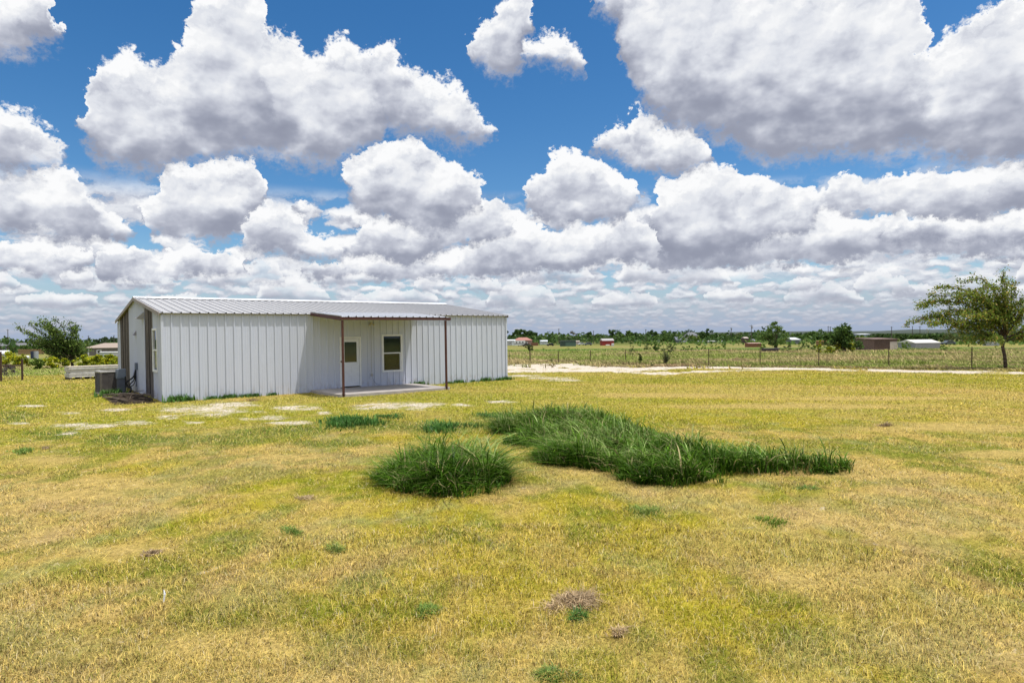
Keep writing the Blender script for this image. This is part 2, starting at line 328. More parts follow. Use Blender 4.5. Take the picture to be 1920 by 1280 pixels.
def surface(x, y):
    """what grows or lies at a place: gravel 0..1, colour of the sward, height factor of the blades"""
    x = np.asarray(x, float); y = np.asarray(y, float)
    D = np.hypot(x-CAM[0], y-CAM[1])
    side = (x-CAM[0])*_cy-(y-CAM[1])*_sy                      # metres to the right of the lawn's middle line
    n1 = fbm(x, y, 5.5, 3); n2 = fbm(x, y, 1.3, 11); n3 = fbm(x, y, .35, 23); n4 = fbm(x, y, 16.0, 31, 3)
    gr = np.full(x.shape, -9.0)
    near = D < 120
    for P in DRIVE:
        s = np.full(x.shape, -9.0); s[near] = poly_sd(P, x[near], y[near]); gr = np.maximum(gr, s)
    g = sstep(gr+(n2-.5)*1.9+(n3-.5)*1.6, -.35, .35)*sstep(fbm(x, y, .9, 77), .22, .38)
    st = np.full(x.shape, -1.0)
    for e in STONY: st = np.maximum(st, ellv(e, x, y))
    hx, hy = (x-CAM[0])*_cy-(y-CAM[1])*_sy, (x-CAM[0])*_sy+(y-CAM[1])*_cy
    sn = fbm(x+y*.6, y*1.0-x*.25, .55, 303, 4, .7)
    stony = np.clip(sstep(st, -.9, .55)*.85+(sn-.5)*1.1*sstep(st, -.9, -.2), 0, 1)*.85
    gravel = np.clip(np.maximum(g, stony*.95), 0, 1)
    lush = np.full(x.shape, -1.0)
    for e in LUSH: lush = np.maximum(lush, ellv(e, x, y))
    lush = sstep(lush+(n2-.5)*1.0+(n3-.5)*.5, .0, .6)
    bare = np.full(x.shape, -1.0)
    for e in BARE: bare = np.maximum(bare, ellv(e, x, y))
    bare = sstep(bare+(n2-.5)*1.1+(n3-.5)*.5, .0, .7)
    straw = np.array([.59, .425, .125]); tan = np.array([.62, .45, .15]); yel = np.array([.47, .39, .036]); grn = np.array([.25, .29, .012]); dkg = np.array([.12, .20, .035])
    def mix(a, b, t): return a*(1-t[..., None])+b*t[..., None]
    t = sstep(n1*.45+n2*.4+n3*.15, .44, .60)
    c = mix(np.broadcast_to(straw, x.shape+(3,)), yel, t)
    c = mix(c, grn, sstep(fbm(x, y, 2.1, 91)*.6+n3*.4, .50, .68)*.75)
    mid = sstep(D, 14, 24)*sstep(D, 60, 44)
    c = mix(c, yel*np.array([1.05, 1.0, 1.0]), mid*.3*sstep(fbm(x, y, 3.0, 43), .3, .6))
    bands = fbm(side*.22, D*1.0, 1.9, 411, 4); c = mix(c, tan*np.array([1., .98, .9]), mid*.65*sstep(bands, .52, .64)); c = mix(c, np.array([.27, .29, .02]), mid*.6*sstep(bands, .46, .36))
    nr = 1-mid; m1 = fbm(x, y, .75, 141, 4, .7); m2 = fbm(x, y, .55, 151, 4, .7); m3 = fbm(x, y, .6, 161, 4, .7)
    c = mix(c, np.array([.175, .225, .022]), sstep(m1, .53, .64)*.7*nr)
    c = mix(c, np.array([.38, .25, .12]), sstep(m2, .60, .72)*.5*nr)
    c = mix(c, np.array([.34, .36, .13]), sstep(m3, .59, .70)*.55*nr)
    c = mix(c, np.array([.35, .36, .035]), sstep(D, 12, 22)*sstep(D, 60, 46)*.42*sstep(fbm(side*.3, D, 2.6, 511), .36, .58))
    c = mix(c, np.array([.62, .45, .21]), sstep(D, 16, 9)*.42*sstep(fbm(x, y, 1.6, 521), .48, .62))
    c = mix(c, np.array([.34, .36, .04]), sstep(D, 15, 19)*sstep(side, 8, -1)*sstep(D, 60, 50)*.5*sstep(n2, .25, .5))
    c = mix(c, tan, bare*.85)
    c = mix(c, dkg, lush*.72)
    # rough field beyond the fence
    lim = 43.0+np.clip(-side-8, 0, 9)*.9
    fld = sstep(D-lim+(n4-.5)*3+(n2-.5)*1.5, -1.0, 1.5)
    fx, fy = x*.85+y*.5, y*.85-x*.5
    s1 = fbm(side*.35, D, 3.2, 55); s2 = fbm(side*.3, D, 2.0, 67)
    fc = mix(np.broadcast_to(np.array([.42, .34, .16]), x.shape+(3,)), np.array([.23, .28, .06]), sstep(s1, .36, .56))
    fc = mix(fc, np.array([.27, .17, .11]), sstep(s2, .50, .62)*.75*sstep(D, 62, 52))
    fc = mix(fc, np.array([.12, .24, .04]), sstep(D, 108, 116)*sstep(D, 170, 150)*sstep(fbm(side*.2, D*.5, 5.0, 68), .38, .5)*.9)
    fc = mix(fc, np.array([.40, .36, .10]), sstep(D, 150, 175)*sstep(fbm(x, y, 30, 58), .38, .56)*.7)
    fc = mix(fc, np.array([.13, .17, .05]), sstep(D, 330, 420)*.7)
    fc = mix(fc, np.array([.055, .075, .035]), sstep(D, 500, 1500))
    c = mix(c, fc, fld)
    c = mix(c, np.array([.045, .06, .03]), sstep(D, 3000, 6000)*sstep(n4, .3, .6)*.6)
    hgt = (0.55+.8*n2)*(1-.5*bare)*(1+.35*lush)
    return gravel, c, hgt, fld

# ------------------------------------------------------------------ object helpers
def _props(o, label=None, cat=None, group=None, kind=None):
    for k, v in (('label', label), ('category', cat), ('group', group), ('kind', kind)):
        if v: o[k] = v
    return o
def thing(name, label, cat, loc=(0, 0, 0), rz=0.0, group=None):
    o = bpy.data.objects.new(name, None); COL.objects.link(o); o.location = loc; o.rotation_euler = (0, 0, rz); o.empty_display_size = .2
    return _props(o, label, cat, group)
def link(name, me, mat, parent=None):
    o = bpy.data.objects.new(name, me); COL.objects.link(o)
    if mat is not None:
        for m in (mat if isinstance(mat, (list, tuple)) else [mat]): me.materials.append(m)
    if parent is not None: o.parent = parent
    return o
class MB:
    def __init__(s): s.v, s.f = [], []
    def add(s, vs, fs):
        b = len(s.v); s.v += [tuple(map(float, v)) for v in vs]; s.f += [tuple(i+b for i in f) for f in fs]; return s
    def box(s, x0, y0, z0, x1, y1, z1):
        return s.add([(x0, y0, z0), (x1, y0, z0), (x1, y1, z0), (x0, y1, z0), (x0, y0, z1), (x1, y0, z1), (x1, y1, z1), (x0, y1, z1)],
                     [(0, 3, 2, 1), (4, 5, 6, 7), (0, 1, 5, 4), (1, 2, 6, 5), (2, 3, 7, 6), (3, 0, 4, 7)])
    def cbox(s, c, d): return s.box(c[0]-d[0]/2, c[1]-d[1]/2, c[2]-d[2]/2, c[0]+d[0]/2, c[1]+d[1]/2, c[2]+d[2]/2)
    def tube(s, pts, r, n=6, cap=True):
        pts = [np.array(p, float) for p in pts]; rr = r if isinstance(r, (list, tuple)) else [r]*len(pts); vs = []; fs = []
        for i, p in enumerate(pts):
            t = pts[min(i+1, len(pts)-1)]-pts[max(i-1, 0)]; t /= (np.linalg.norm(t)+1e-9)
            a = np.cross(t, [0, 0, 1.0]) if abs(t[2]) < .9 else np.cross(t, [1.0, 0, 0]); a /= np.linalg.norm(a); b = np.cross(t, a)
            for k in range(n):
                q = 2*math.pi*k/n; vs.append(p+(a*math.cos(q)+b*math.sin(q))*rr[i])
        for i in range(len(pts)-1):
            for k in range(n): fs.append((i*n+k, i*n+(k+1) % n, (i+1)*n+(k+1) % n, (i+1)*n+k))
        if cap: fs.append(tuple(range(n-1, -1, -1))); fs.append(tuple((len(pts)-1)*n+k for k in range(n)))
        return s.add(vs, fs)
    def prism(s, poly, axis, a0, a1):
        """poly in the two other axes, extruded along axis"""
        n = len(poly)
        def mk(p, a): return {'x': (a, p[0], p[1]), 'y': (p[0], a, p[1]), 'z': (p[0], p[1], a)}[axis]
        return s.add([mk(p, a0) for p in poly]+[mk(p, a1) for p in poly],
                     [tuple(range(n-1, -1, -1)), tuple(range(n, 2*n))]+[(i, (i+1) % n, n+(i+1) % n, n+i) for i in range(n)])
    def build(s, name, mat, parent=None, smooth=False, bevel=0.0):
        me = bpy.data.meshes.new(name); me.from_pydata(s.v, [], s.f); me.update()
        import bmesh
        bm = bmesh.new(); bm.from_mesh(me); bmesh.ops.recalc_face_normals(bm, faces=bm.faces)
        if bevel: bmesh.ops.bevel(bm, geom=list(bm.edges), offset=bevel, segments=1, affect='EDGES')
        bm.to_mesh(me); bm.free()
        if smooth: me.polygons.foreach_set('use_smooth', [True]*len(me.polygons))
        return link(name, me, mat, parent)
def raw_mesh(name, V, F, col=None, k=3, smooth=False):
    """V (n,3), F (m,k) index array, col (n,3) per-vertex colour attribute"""
    me = bpy.data.meshes.new(name); n, m = len(V), len(F)
    me.vertices.add(n); me.vertices.foreach_set('co', np.asarray(V, np.float32).ravel())
    me.loops.add(m*k); me.loops.foreach_set('vertex_index', np.asarray(F, np.int32).ravel())
    me.polygons.add(m); me.polygons.foreach_set('loop_start', np.arange(0, m*k, k, dtype=np.int32))
    if smooth: me.polygons.foreach_set('use_smooth', np.ones(m, bool))
    me.update(calc_edges=True)
    if col is not None:
        a = me.attributes.new('tint', 'FLOAT_COLOR', 'POINT'); c = np.ones((n, 4), np.float32); c[:, :3] = col; a.data.foreach_set('color', c.ravel())
    return me
def copy_tree(o, parent=None):
    c = o.copy(); COL.objects.link(c)
    if parent is not None: c.parent = parent
    for ch in list(o.children): copy_tree(ch, c)
    return c

# ------------------------------------------------------------------ materials
def mat(name):
    m = bpy.data.materials.new(name); m.use_nodes = True; nt = m.node_tree; nt.nodes.clear()
    out = nt.nodes.new('ShaderNodeOutputMaterial'); return m, nt, out
def obco(nt, s=(1, 1, 1)):
    t = nt.nodes.new('ShaderNodeTexCoord'); v = X(nt, t.outputs['Object'])
    if s == (1, 1, 1): return v
    n = nt.nodes.new('ShaderNodeVectorMath'); n.operation = 'MULTIPLY'; nt.links.new(v.s, n.inputs[0]); n.inputs[1].default_value = s
    return X(nt, n.outputs[0])
def pbr(nt, out, col, rough=.5, metal=0.0, bump=None, bs=.2, bd=.01, spec=.5, normal=None):
    b = nt.nodes.new('ShaderNodeBsdfPrincipled')
    if isinstance(col, X): nt.links.new(col.s, b.inputs['Base Color'])
    else: b.inputs['Base Color'].default_value = (*col, 1)
    if isinstance(rough, X): nt.links.new(rough.s, b.inputs['Roughness'])
    else: b.inputs['Roughness'].default_value = rough
    b.inputs['Metallic'].default_value = metal; b.inputs['Specular IOR Level'].default_value = spec
    if bump is not None:
        n = nt.nodes.new('ShaderNodeBump'); nt.links.new(bump.s, n.inputs['Height']); n.inputs['Strength'].default_value = bs; n.inputs['Distance'].default_value = bd
        nt.links.new(n.outputs[0], b.inputs['Normal'])
    nt.links.new(b.outputs[0], out.inputs[0]); return b
def m_plain(name, c, rough=.6, metal=0.0, var=.15, sc=6.0, spec=.4, bs=.15):
    m, nt, out = mat(name); p = obco(nt); n = noise(nt, p, sc, 5, .6)
    c2 = tuple(v*(1-var) for v in c); c1 = tuple(min(1, v*(1+var*.6)) for v in c)
    pbr(nt, out, mixc(nt, n.ss(.3, .7), c2, c1), rough, metal, n, bs, .01, spec); return m
def m_leaf(name, trans=.35, up=.45, var=.22, sc=1.5, gloss=.02):
    m, nt, out = mat(name)
    at_ = nt.nodes.new('ShaderNodeAttribute'); at_.attribute_name = 'tint'; c = X(nt, at_.outputs['Color'])
    g = nt.nodes.new('ShaderNodeNewGeometry'); pos = X(nt, g.outputs['Position'])
    n = noise(nt, pos, sc, 3, .6); v = n.ss(.25, .75, 1-var, 1+var)
    sc_ = nt.nodes.new('ShaderNodeVectorMath'); sc_.operation = 'SCALE'; nt.links.new(c.s, sc_.inputs[0]); nt.links.new(v.s, sc_.inputs[3]); c = X(nt, sc_.outputs[0])
    nm = nt.nodes.new('ShaderNodeVectorMath'); nm.operation = 'MULTIPLY_ADD'; nt.links.new(g.outputs['Normal'], nm.inputs[0]); nm.inputs[1].default_value = (1-up,)*3; nm.inputs[2].default_value = (0, 0, up)
    nz = nt.nodes.new('ShaderNodeVectorMath'); nz.operation = 'NORMALIZE'; nt.links.new(nm.outputs[0], nz.inputs[0])
    d = nt.nodes.new('ShaderNodeBsdfDiffuse'); t = nt.nodes.new('ShaderNodeBsdfTranslucent'); gl = nt.nodes.new('ShaderNodeBsdfGlossy')
    for q in (d, t): nt.links.new(c.s, q.inputs[0])
    nt.links.new(nz.outputs[0], d.inputs['Normal'])
    gl.inputs['Roughness'].default_value = .45; gl.inputs[0].default_value = (.6, .6, .6, 1)
    a = nt.nodes.new('ShaderNodeMixShader'); a.inputs[0].default_value = trans; nt.links.new(d.outputs[0], a.inputs[1]); nt.links.new(t.outputs[0], a.inputs[2])
    b = nt.nodes.new('ShaderNodeMixShader'); b.inputs[0].default_value = gloss; nt.links.new(a.outputs[0], b.inputs[1]); nt.links.new(gl.outputs[0], b.inputs[2])
    nt.links.new(b.outputs[0], out.inputs[0]); return m

def m_ground():
    m, nt, out = mat('ground_soil_and_sward')
    a = nt.nodes.new('ShaderNodeAttribute'); a.attribute_name = 'tint'; c = X(nt, a.outputs['Color'])
    b = nt.nodes.new('ShaderNodeAttribute'); b.attribute_name = 'gravel'; g = X(nt, b.outputs['Fac'])
    p = obco(nt); n = noise(nt, p, 7.0, 6, .7); n2 = noise(nt, p, 38.0, 4, .65); n3 = noise(nt, p, 1.4, 5, .6)
    v = n.ss(.3, .7, .6, 1.0)*n2.ss(.25, .75, .5, 1.0)
    s = nt.nodes.new('ShaderNodeVectorMath'); s.operation = 'SCALE'; nt.links.new(c.s, s.inputs[0]); nt.links.new(v.s, s.inputs[3])
    sw = mixc(nt, (n2*.5+n3*.5).ss(.58, .70), X(nt, s.outputs[0]), (.16, .115, .06))
    st = voro(nt, p, 16.0, .1, '3D'); st2 = noise(nt, p, 26.0, 4, .7)
    gc = ramp(nt, (st*.7+st2*.6).ss(.3, 1.0), [(0, (.20, .155, .10)), (.30, (.46, .39, .30)), (.7, (.58, .51, .42)), (1, (.74, .68, .60))])
    n4 = noise(nt, p, 3.0, 5, .7)
    n5 = noise(nt, obco(nt, (.7, 1.6, 1)), 2.2, 6, .72)
    gm = (g+(n-.5)*.9+(n2-.5)*.9+(n5-.5)*2.6*(1.15-g)).ss(.38, .86)
    pbr(nt, out, mixc(nt, gm, sw, gc), .95, 0, n2*.6+st*.5, .5, .03, .02); return m
def m_panel(name, base, rough=.42, dirt=.5, streak=True):
    m, nt, out = mat(name); p = obco(nt)
    n = noise(nt, obco(nt, (1, 1, .16)), 3.2, 5, .6); f = noise(nt, p, 9.0, 4, .6); zz = sep(nt, p)[2]
    xx, yy, _q = sep(nt, p); pn = noise(nt, comb(nt, ((xx-.3)/.9144).floor()*7.3, ((yy-.15)/.9144).floor()*5.1, 0.0), 1.0, 0, .5)
    low = zz.ss(.6, .0)*noise(nt, obco(nt, (1, 1, .5)), 6, 4, .65).ss(.45, .7)
    c = mixc(nt, (n*.6+f*.4).ss(.35, .75), tuple(v*.91 for v in base), base)
    c = mixc(nt, pn.ss(.3, .7)*.9, c, tuple(v*.90 for v in base)) if dirt else c
    c = mixc(nt, low*dirt, c, (.33, .26, .19))
    sp = noise(nt, p, 22.0, 3, .6).ss(.72, .77)*noise(nt, p, 1.1, 2, .5).ss(.45, .65)
    c = mixc(nt, sp*.45, c, (.30, .24, .18))
    pbr(nt, out, c, f.ss(.3, .7, rough-.06, rough+.12), 0, n, .12, .006, .4); return m
def m_wood():
    m, nt, out = mat('weathered_boards'); p = obco(nt, (1, 1, .05))
    n = noise(nt, p, 14.0, 6, .7); b = noise(nt, obco(nt, (1, 1, .02)), 3.3, 3, .5); k = noise(nt, obco(nt), 5.0, 4, .7)
    c = ramp(nt, (n*.55+b*.6+k*.15-.15), [(0, (.010, .008, .008)), (.42, (.028, .022, .021)), (.50, (.075, .062, .058)), (.60, (.20, .175, .165)), (1, (.36, .33, .32))])
    pbr(nt, out, c, .9, 0, n, .6, .02, .2); return m
def m_glass(name, tint=(.02, .03, .032)):
    m, nt, out = mat(name); n = noise(nt, obco(nt), .9, 2, .5)
    b = pbr(nt, out, tint, .04, 0, n, .05, .02, .9); return m

M = {}
def mats():
    M['ground'] = m_ground()
    M['blade'] = m_leaf('lawn_blades', .30, .5, .15, 6.0, 0.0)
    M['leaf'] = m_leaf('tree_leaves', .30, .30, .2, 1.2)
    M['tallgrass'] = m_leaf('tall_grass_blades', .22, .35, .3, 2.5)
    M['wall'] = m_panel('white_ribbed_steel', (.615, .645, .745))
    M['roof'] = m_panel('pale_roof_steel', (.42, .415, .42), .55, 0.0)
    M['awnroof'] = m_panel('awning_roof_steel', (.60, .61, .64), .45, 0.0)
    M['trim'] = m_plain('white_trim', (.78, .785, .80), .4, 0, .06)
    M['red'] = m_plain('oxide_red_steel', (.085, .028, .02), .5, 0, .25, 9)
    M['conc'] = m_plain('patio_concrete', (.40, .36, .335), .9, 0, .14, 3)
    M['wood'] = m_wood()
    M['glass'] = m_glass('window_glass'); M['blind'] = m_plain('blind_slats', (.10, .115, .10), .5, 0, .1)
    M['door'] = m_plain('white_door_paint', (.76, .775, .81), .45, 0, .05)
    M['black'] = m_plain('black_rubber', (.012, .012, .013), .5); M['closure'] = m_plain('foam_closure', (.02, .018, .016), .9)
    M['acgrey'] = m_plain('taupe_grey_steel', (.12, .105, .095), .5, 0, .1, 12); M['acdark'] = m_plain('condenser_coil', (.03, .026, .024), .7)
    M['boxgrey'] = m_plain('blue_grey_enamel', (.17, .195, .24), .45, 0, .08)
    M['galv'] = m_plain('galvanised_steel', (.42, .42, .43), .4, .6)
    M['bark'] = m_plain('bark', (.085, .062, .045), .95, 0, .35, 14, .1, .6)
    M['rust'] = m_plain('rusted_steel', (.075, .042, .03), .8, .1, .3, 20)
    M['pole'] = m_plain('pole_timber', (.11, .09, .075), .9); M['wire'] = m_plain('fence_wire', (.16, .14, .125), .6, .5)
    M['wood2'] = m_plain('grey_stick', (.13, .10, .075), .9, 0, .3, 18)
    M['soil'] = m_plain('dark_soil', (.045, .033, .024), 1.0, 0, .4, 25, .1, .8)
def paint(name, c, rough=.55, var=.12):
    k = 'p_'+name
    if k not in M: M[k] = m_plain(name, c, rough, 0, var, 4.0)
    return M[k]

# ------------------------------------------------------------------ the setting: one ground sheet out to the horizon
rng = np.random.default_rng(7)
def axis(c0, c1, step, far):
    a = list(np.arange(c0, c1+1e-6, step)); s = step; lo, hi = a[0], a[-1]; L, H = [], []
    while hi < far: s *= 1.09; hi += s; H.append(hi)
    s = step
    while lo > -far: s *= 1.09; lo -= s; L.append(lo)
    return np.array(L[::-1]+a+H)
def build_ground():
    ax = axis(-30, 62, .17, 14000); ay = axis(-26, 34, .17, 14000)
    gx, gy = np.meshgrid(ax, ay); x = gx.ravel(); y = gy.ravel()
    z = terr(x, y)
    D = np.hypot(x-CAM[0], y-CAM[1])
    inb = sstep(D, 60, 40)
    gv, c, h, fld = surface(x, y)
    z = z+((fbm(x, y, 1.1, 5)-.5)*.05+(fbm(x, y, .4, 8, 2)-.5)*.03)*inb*(1-gv*.6)
    z = z-.02
    nx, ny = len(ax), len(ay); i = np.arange(nx*ny).reshape(ny, nx)
    F = np.stack([i[:-1, :-1], i[:-1, 1:], i[1:, 1:], i[1:, :-1]], -1).reshape(-1, 4)
    me = raw_mesh('ground', np.stack([x, y, z], 1), F, c, 4, True)
    a = me.attributes.new('gravel', 'FLOAT', 'POINT'); a.data.foreach_set('value', gv.astype(np.float32))
    o = link('ground', me, M['ground']); _props(o, kind='structure')
    # far hills on the horizon
    for nm, Dh, z0, hh, px0, px1, sd in (('hills', 9000, -22, 44, 1100, 2600, 3), ('hills', 7000, -20, 16, -700, 1300, 5)):
        n = 160; V = []; F = []
        for k in range(n):
            px = px0+(px1-px0)*k/(n-1); P = at(px, Dh); e = min(1, k/18, (n-1-k)/18)
            hgt = hh*e*(.55+.75*float(fbm(np.array([k*.09]), np.array([sd*3.1]), 1.0, sd, 4)[0]))
            d = np.array([P[0]-CAM[0], P[1]-CAM[1]]); d /= np.linalg.norm(d)
            for q, (off, hz) in enumerate(((0, -2), (500, hgt*.6), (1200, hgt), (2400, -2))):
                V.append((P[0]+d[0]*off, P[1]+d[1]*off, z0+hz))
            if k:
                for q in range(3): a = (k-1)*4+q; F.append((a, a+1, a+5, a+4))
        mb = MB(); mb.add(V, F); ob = mb.build(nm, paint('hill_woodland', (.045, .06, .045), .95, .35), smooth=True); _props(ob, kind='structure')

# blades: fast arrays of bent slivers
def blades(P, h, w, lean, az, col, seg=1, tipc=1.15, basec=1.0, curl=1.0):
    """P (n,3) feet; h height, w width, lean horizontal reach, az direction; returns V,F(tri),col"""
    n = len(P); wx = -np.sin(az); wy = np.cos(az); tw = rng.uniform(-.9, .9, n); 
    sx = wx*np.cos(tw)-wy*np.sin(tw); sy = wx*np.sin(tw)+wy*np.cos(tw)
    V = []; C = []
    for k in range(seg):
        t = k/seg; ww = w*(1-.55*t)*.5
        cx = P[:, 0]+np.cos(az)*lean*t**(1+curl); cy = P[:, 1]+np.sin(az)*lean*t**(1+curl); kk = np.clip(.25+.75*lean/np.maximum(h, .01), .25, 1.3); cz = P[:, 2]+h*(((1+kk)*t-kk*t*t) if seg > 1 else t)
        V += [np.stack([cx-sx*ww, cy-sy*ww, cz], 1), np.stack([cx+sx*ww, cy+sy*ww, cz], 1)]; f = basec+(tipc-basec)*t; C += [col*f, col*f]
    V.append(np.stack([P[:, 0]+np.cos(az)*lean, P[:, 1]+np.sin(az)*lean, P[:, 2]+h], 1)); C.append(col*tipc)
    m = 2*seg+1; V = np.stack(V, 1).reshape(-1, 3); C = np.stack(C, 1).reshape(-1, 3)
    b = np.arange(n)[:, None]*m; T = []
    for k in range(seg-1): q = 2*k; T += [[q, q+1, q+3], [q, q+3, q+2]]
    q = 2*(seg-1); T.append([q, q+1, q+2])
    F = (b[:, :, None]+np.array(T)[None]).reshape(-1, 3)
    return V, F, np.clip(C, 0, 1)
def lawn():
    Vs, Fs, Cs = [], [], []; off = 0
    for (d0, d1, N, seg_) in ((2.6, 7.5, 300000, 2), (7.5, 54, 800000, 1)):
        D = (math.sqrt(d0)+rng.random(N)*(math.sqrt(d1)-math.sqrt(d0)))**2; A = rng.uniform(-.80, .80, N)
        x = CAM[0]+D*np.sin(YAW+A); y = CAM[1]+D*np.cos(YAW+A)
        gv, c, hg, fld = surface(x, y)
        keep = (rng.random(N) > gv*1.02) & ~((x > -.02) & (x < LEN+.02) & (y > -.03)) & ~((x > SLAB[0]-.02) & (x < SLAB[2]+.02) & (y > SLAB[1]-.02) & (y < .1)) & (rng.random(N) > fld)
        # tufty distribution
        keep &= rng.random(N) < (.45+.9*fbm(x, y, .22, 71, 2))
        x, y, c, hg, D = x[keep], y[keep], c[keep], hg[keep], D[keep]; n = len(x)
        r = rng.random(n); r2 = rng.random((n, 1))
        c = np.clip(c*(.30+1.2*rng.random((n, 1))), 0, 1)
        s = r < .38; c[s] = c[s]*.4+np.array([.62, .46, .13])*.85*(.5+.9*r2[s])                # dead straw among the green
        g = (r > .40) & (r < .58); c[g] = c[g]*.45+np.array([.10, .145, .015])*(.4+1.0*r2[g])
        k_ = (r > .62) & (r < .77); c[k_] = np.array([.10, .065, .025])*(.3+1.2*r2[k_])
        w_ = r > .93; c[w_] = np.array([.72, .60, .34])*(.7+.4*r2[w_])
        hh = .034+.0007*D; w0 = .0040*(D/5.0)**.8
        h = hh*hg*(.35+rng.random(n)*1.0); tall = rng.random(n) > .995; h[tall] *= 2.2
        P = np.stack([x, y, terr(x, y)-.025+(fbm(x, y, 1.1, 5)-.5)*.05], 1)
        V, F, C = blades(P, h, w0*(.7+.6*rng.random(n)), h*rng.uniform(.3, 2.3, n), rng.uniform(0, 2*math.pi, n), c, seg_, 1.1, 1.0)
        Vs.append(V); Fs.append(F+off); Cs.append(C); off += len(V)
    me = raw_mesh('lawn_grass', np.concatenate(Vs), np.concatenate(Fs), np.concatenate(Cs))
    o = link('lawn_grass', me, M['blade']); _props(o, 'short dry yellow green lawn grass covering the yard around the white metal building', 'grass', kind='stuff')
def field():
    N = 230000; D = 42+90*rng.random(N)**1.5; A = rng.uniform(-.78, .78, N)
    x = CAM[0]+D*np.sin(YAW+A); y = CAM[1]+D*np.cos(YAW+A); gv, c, hg, fld = surface(x, y)
    keep = (rng.random(N) > gv) & (rng.random(N) < fld) & ~((x > -2) & (x < LEN+.5) & (y > -.5) & (y < WID+.5)); x, y, c = x[keep], y[keep], c[keep]; n = len(x)
    c = np.clip(c*(.8+.4*rng.random((n, 1))), 0, 1); s = rng.random(n) < .2; c[s] = c[s]*.5+np.array([.6, .48, .25])*.5
    big = sstep(fbm(x, y, 4.0, 61), .48, .68); h = (.08+.20*big)*(.4+rng.random(n))
    Dk = np.hypot(x-CAM[0], y-CAM[1])
    P = np.stack([x, y, terr(x, y)-.03], 1)
    V, F, C = blades(P, h, .04+.0012*Dk, h*rng.uniform(.4, 1.8, n), rng.normal(2.6, 1.2, n), c, 1, 1.1, 1.0)
    me = raw_mesh('field_weeds', V, F, C); o = link('field_weeds', me, M['blade'])
    _props(o, 'tan and green knee high weeds covering the open field behind the wire fence', 'weeds', kind='stuff')

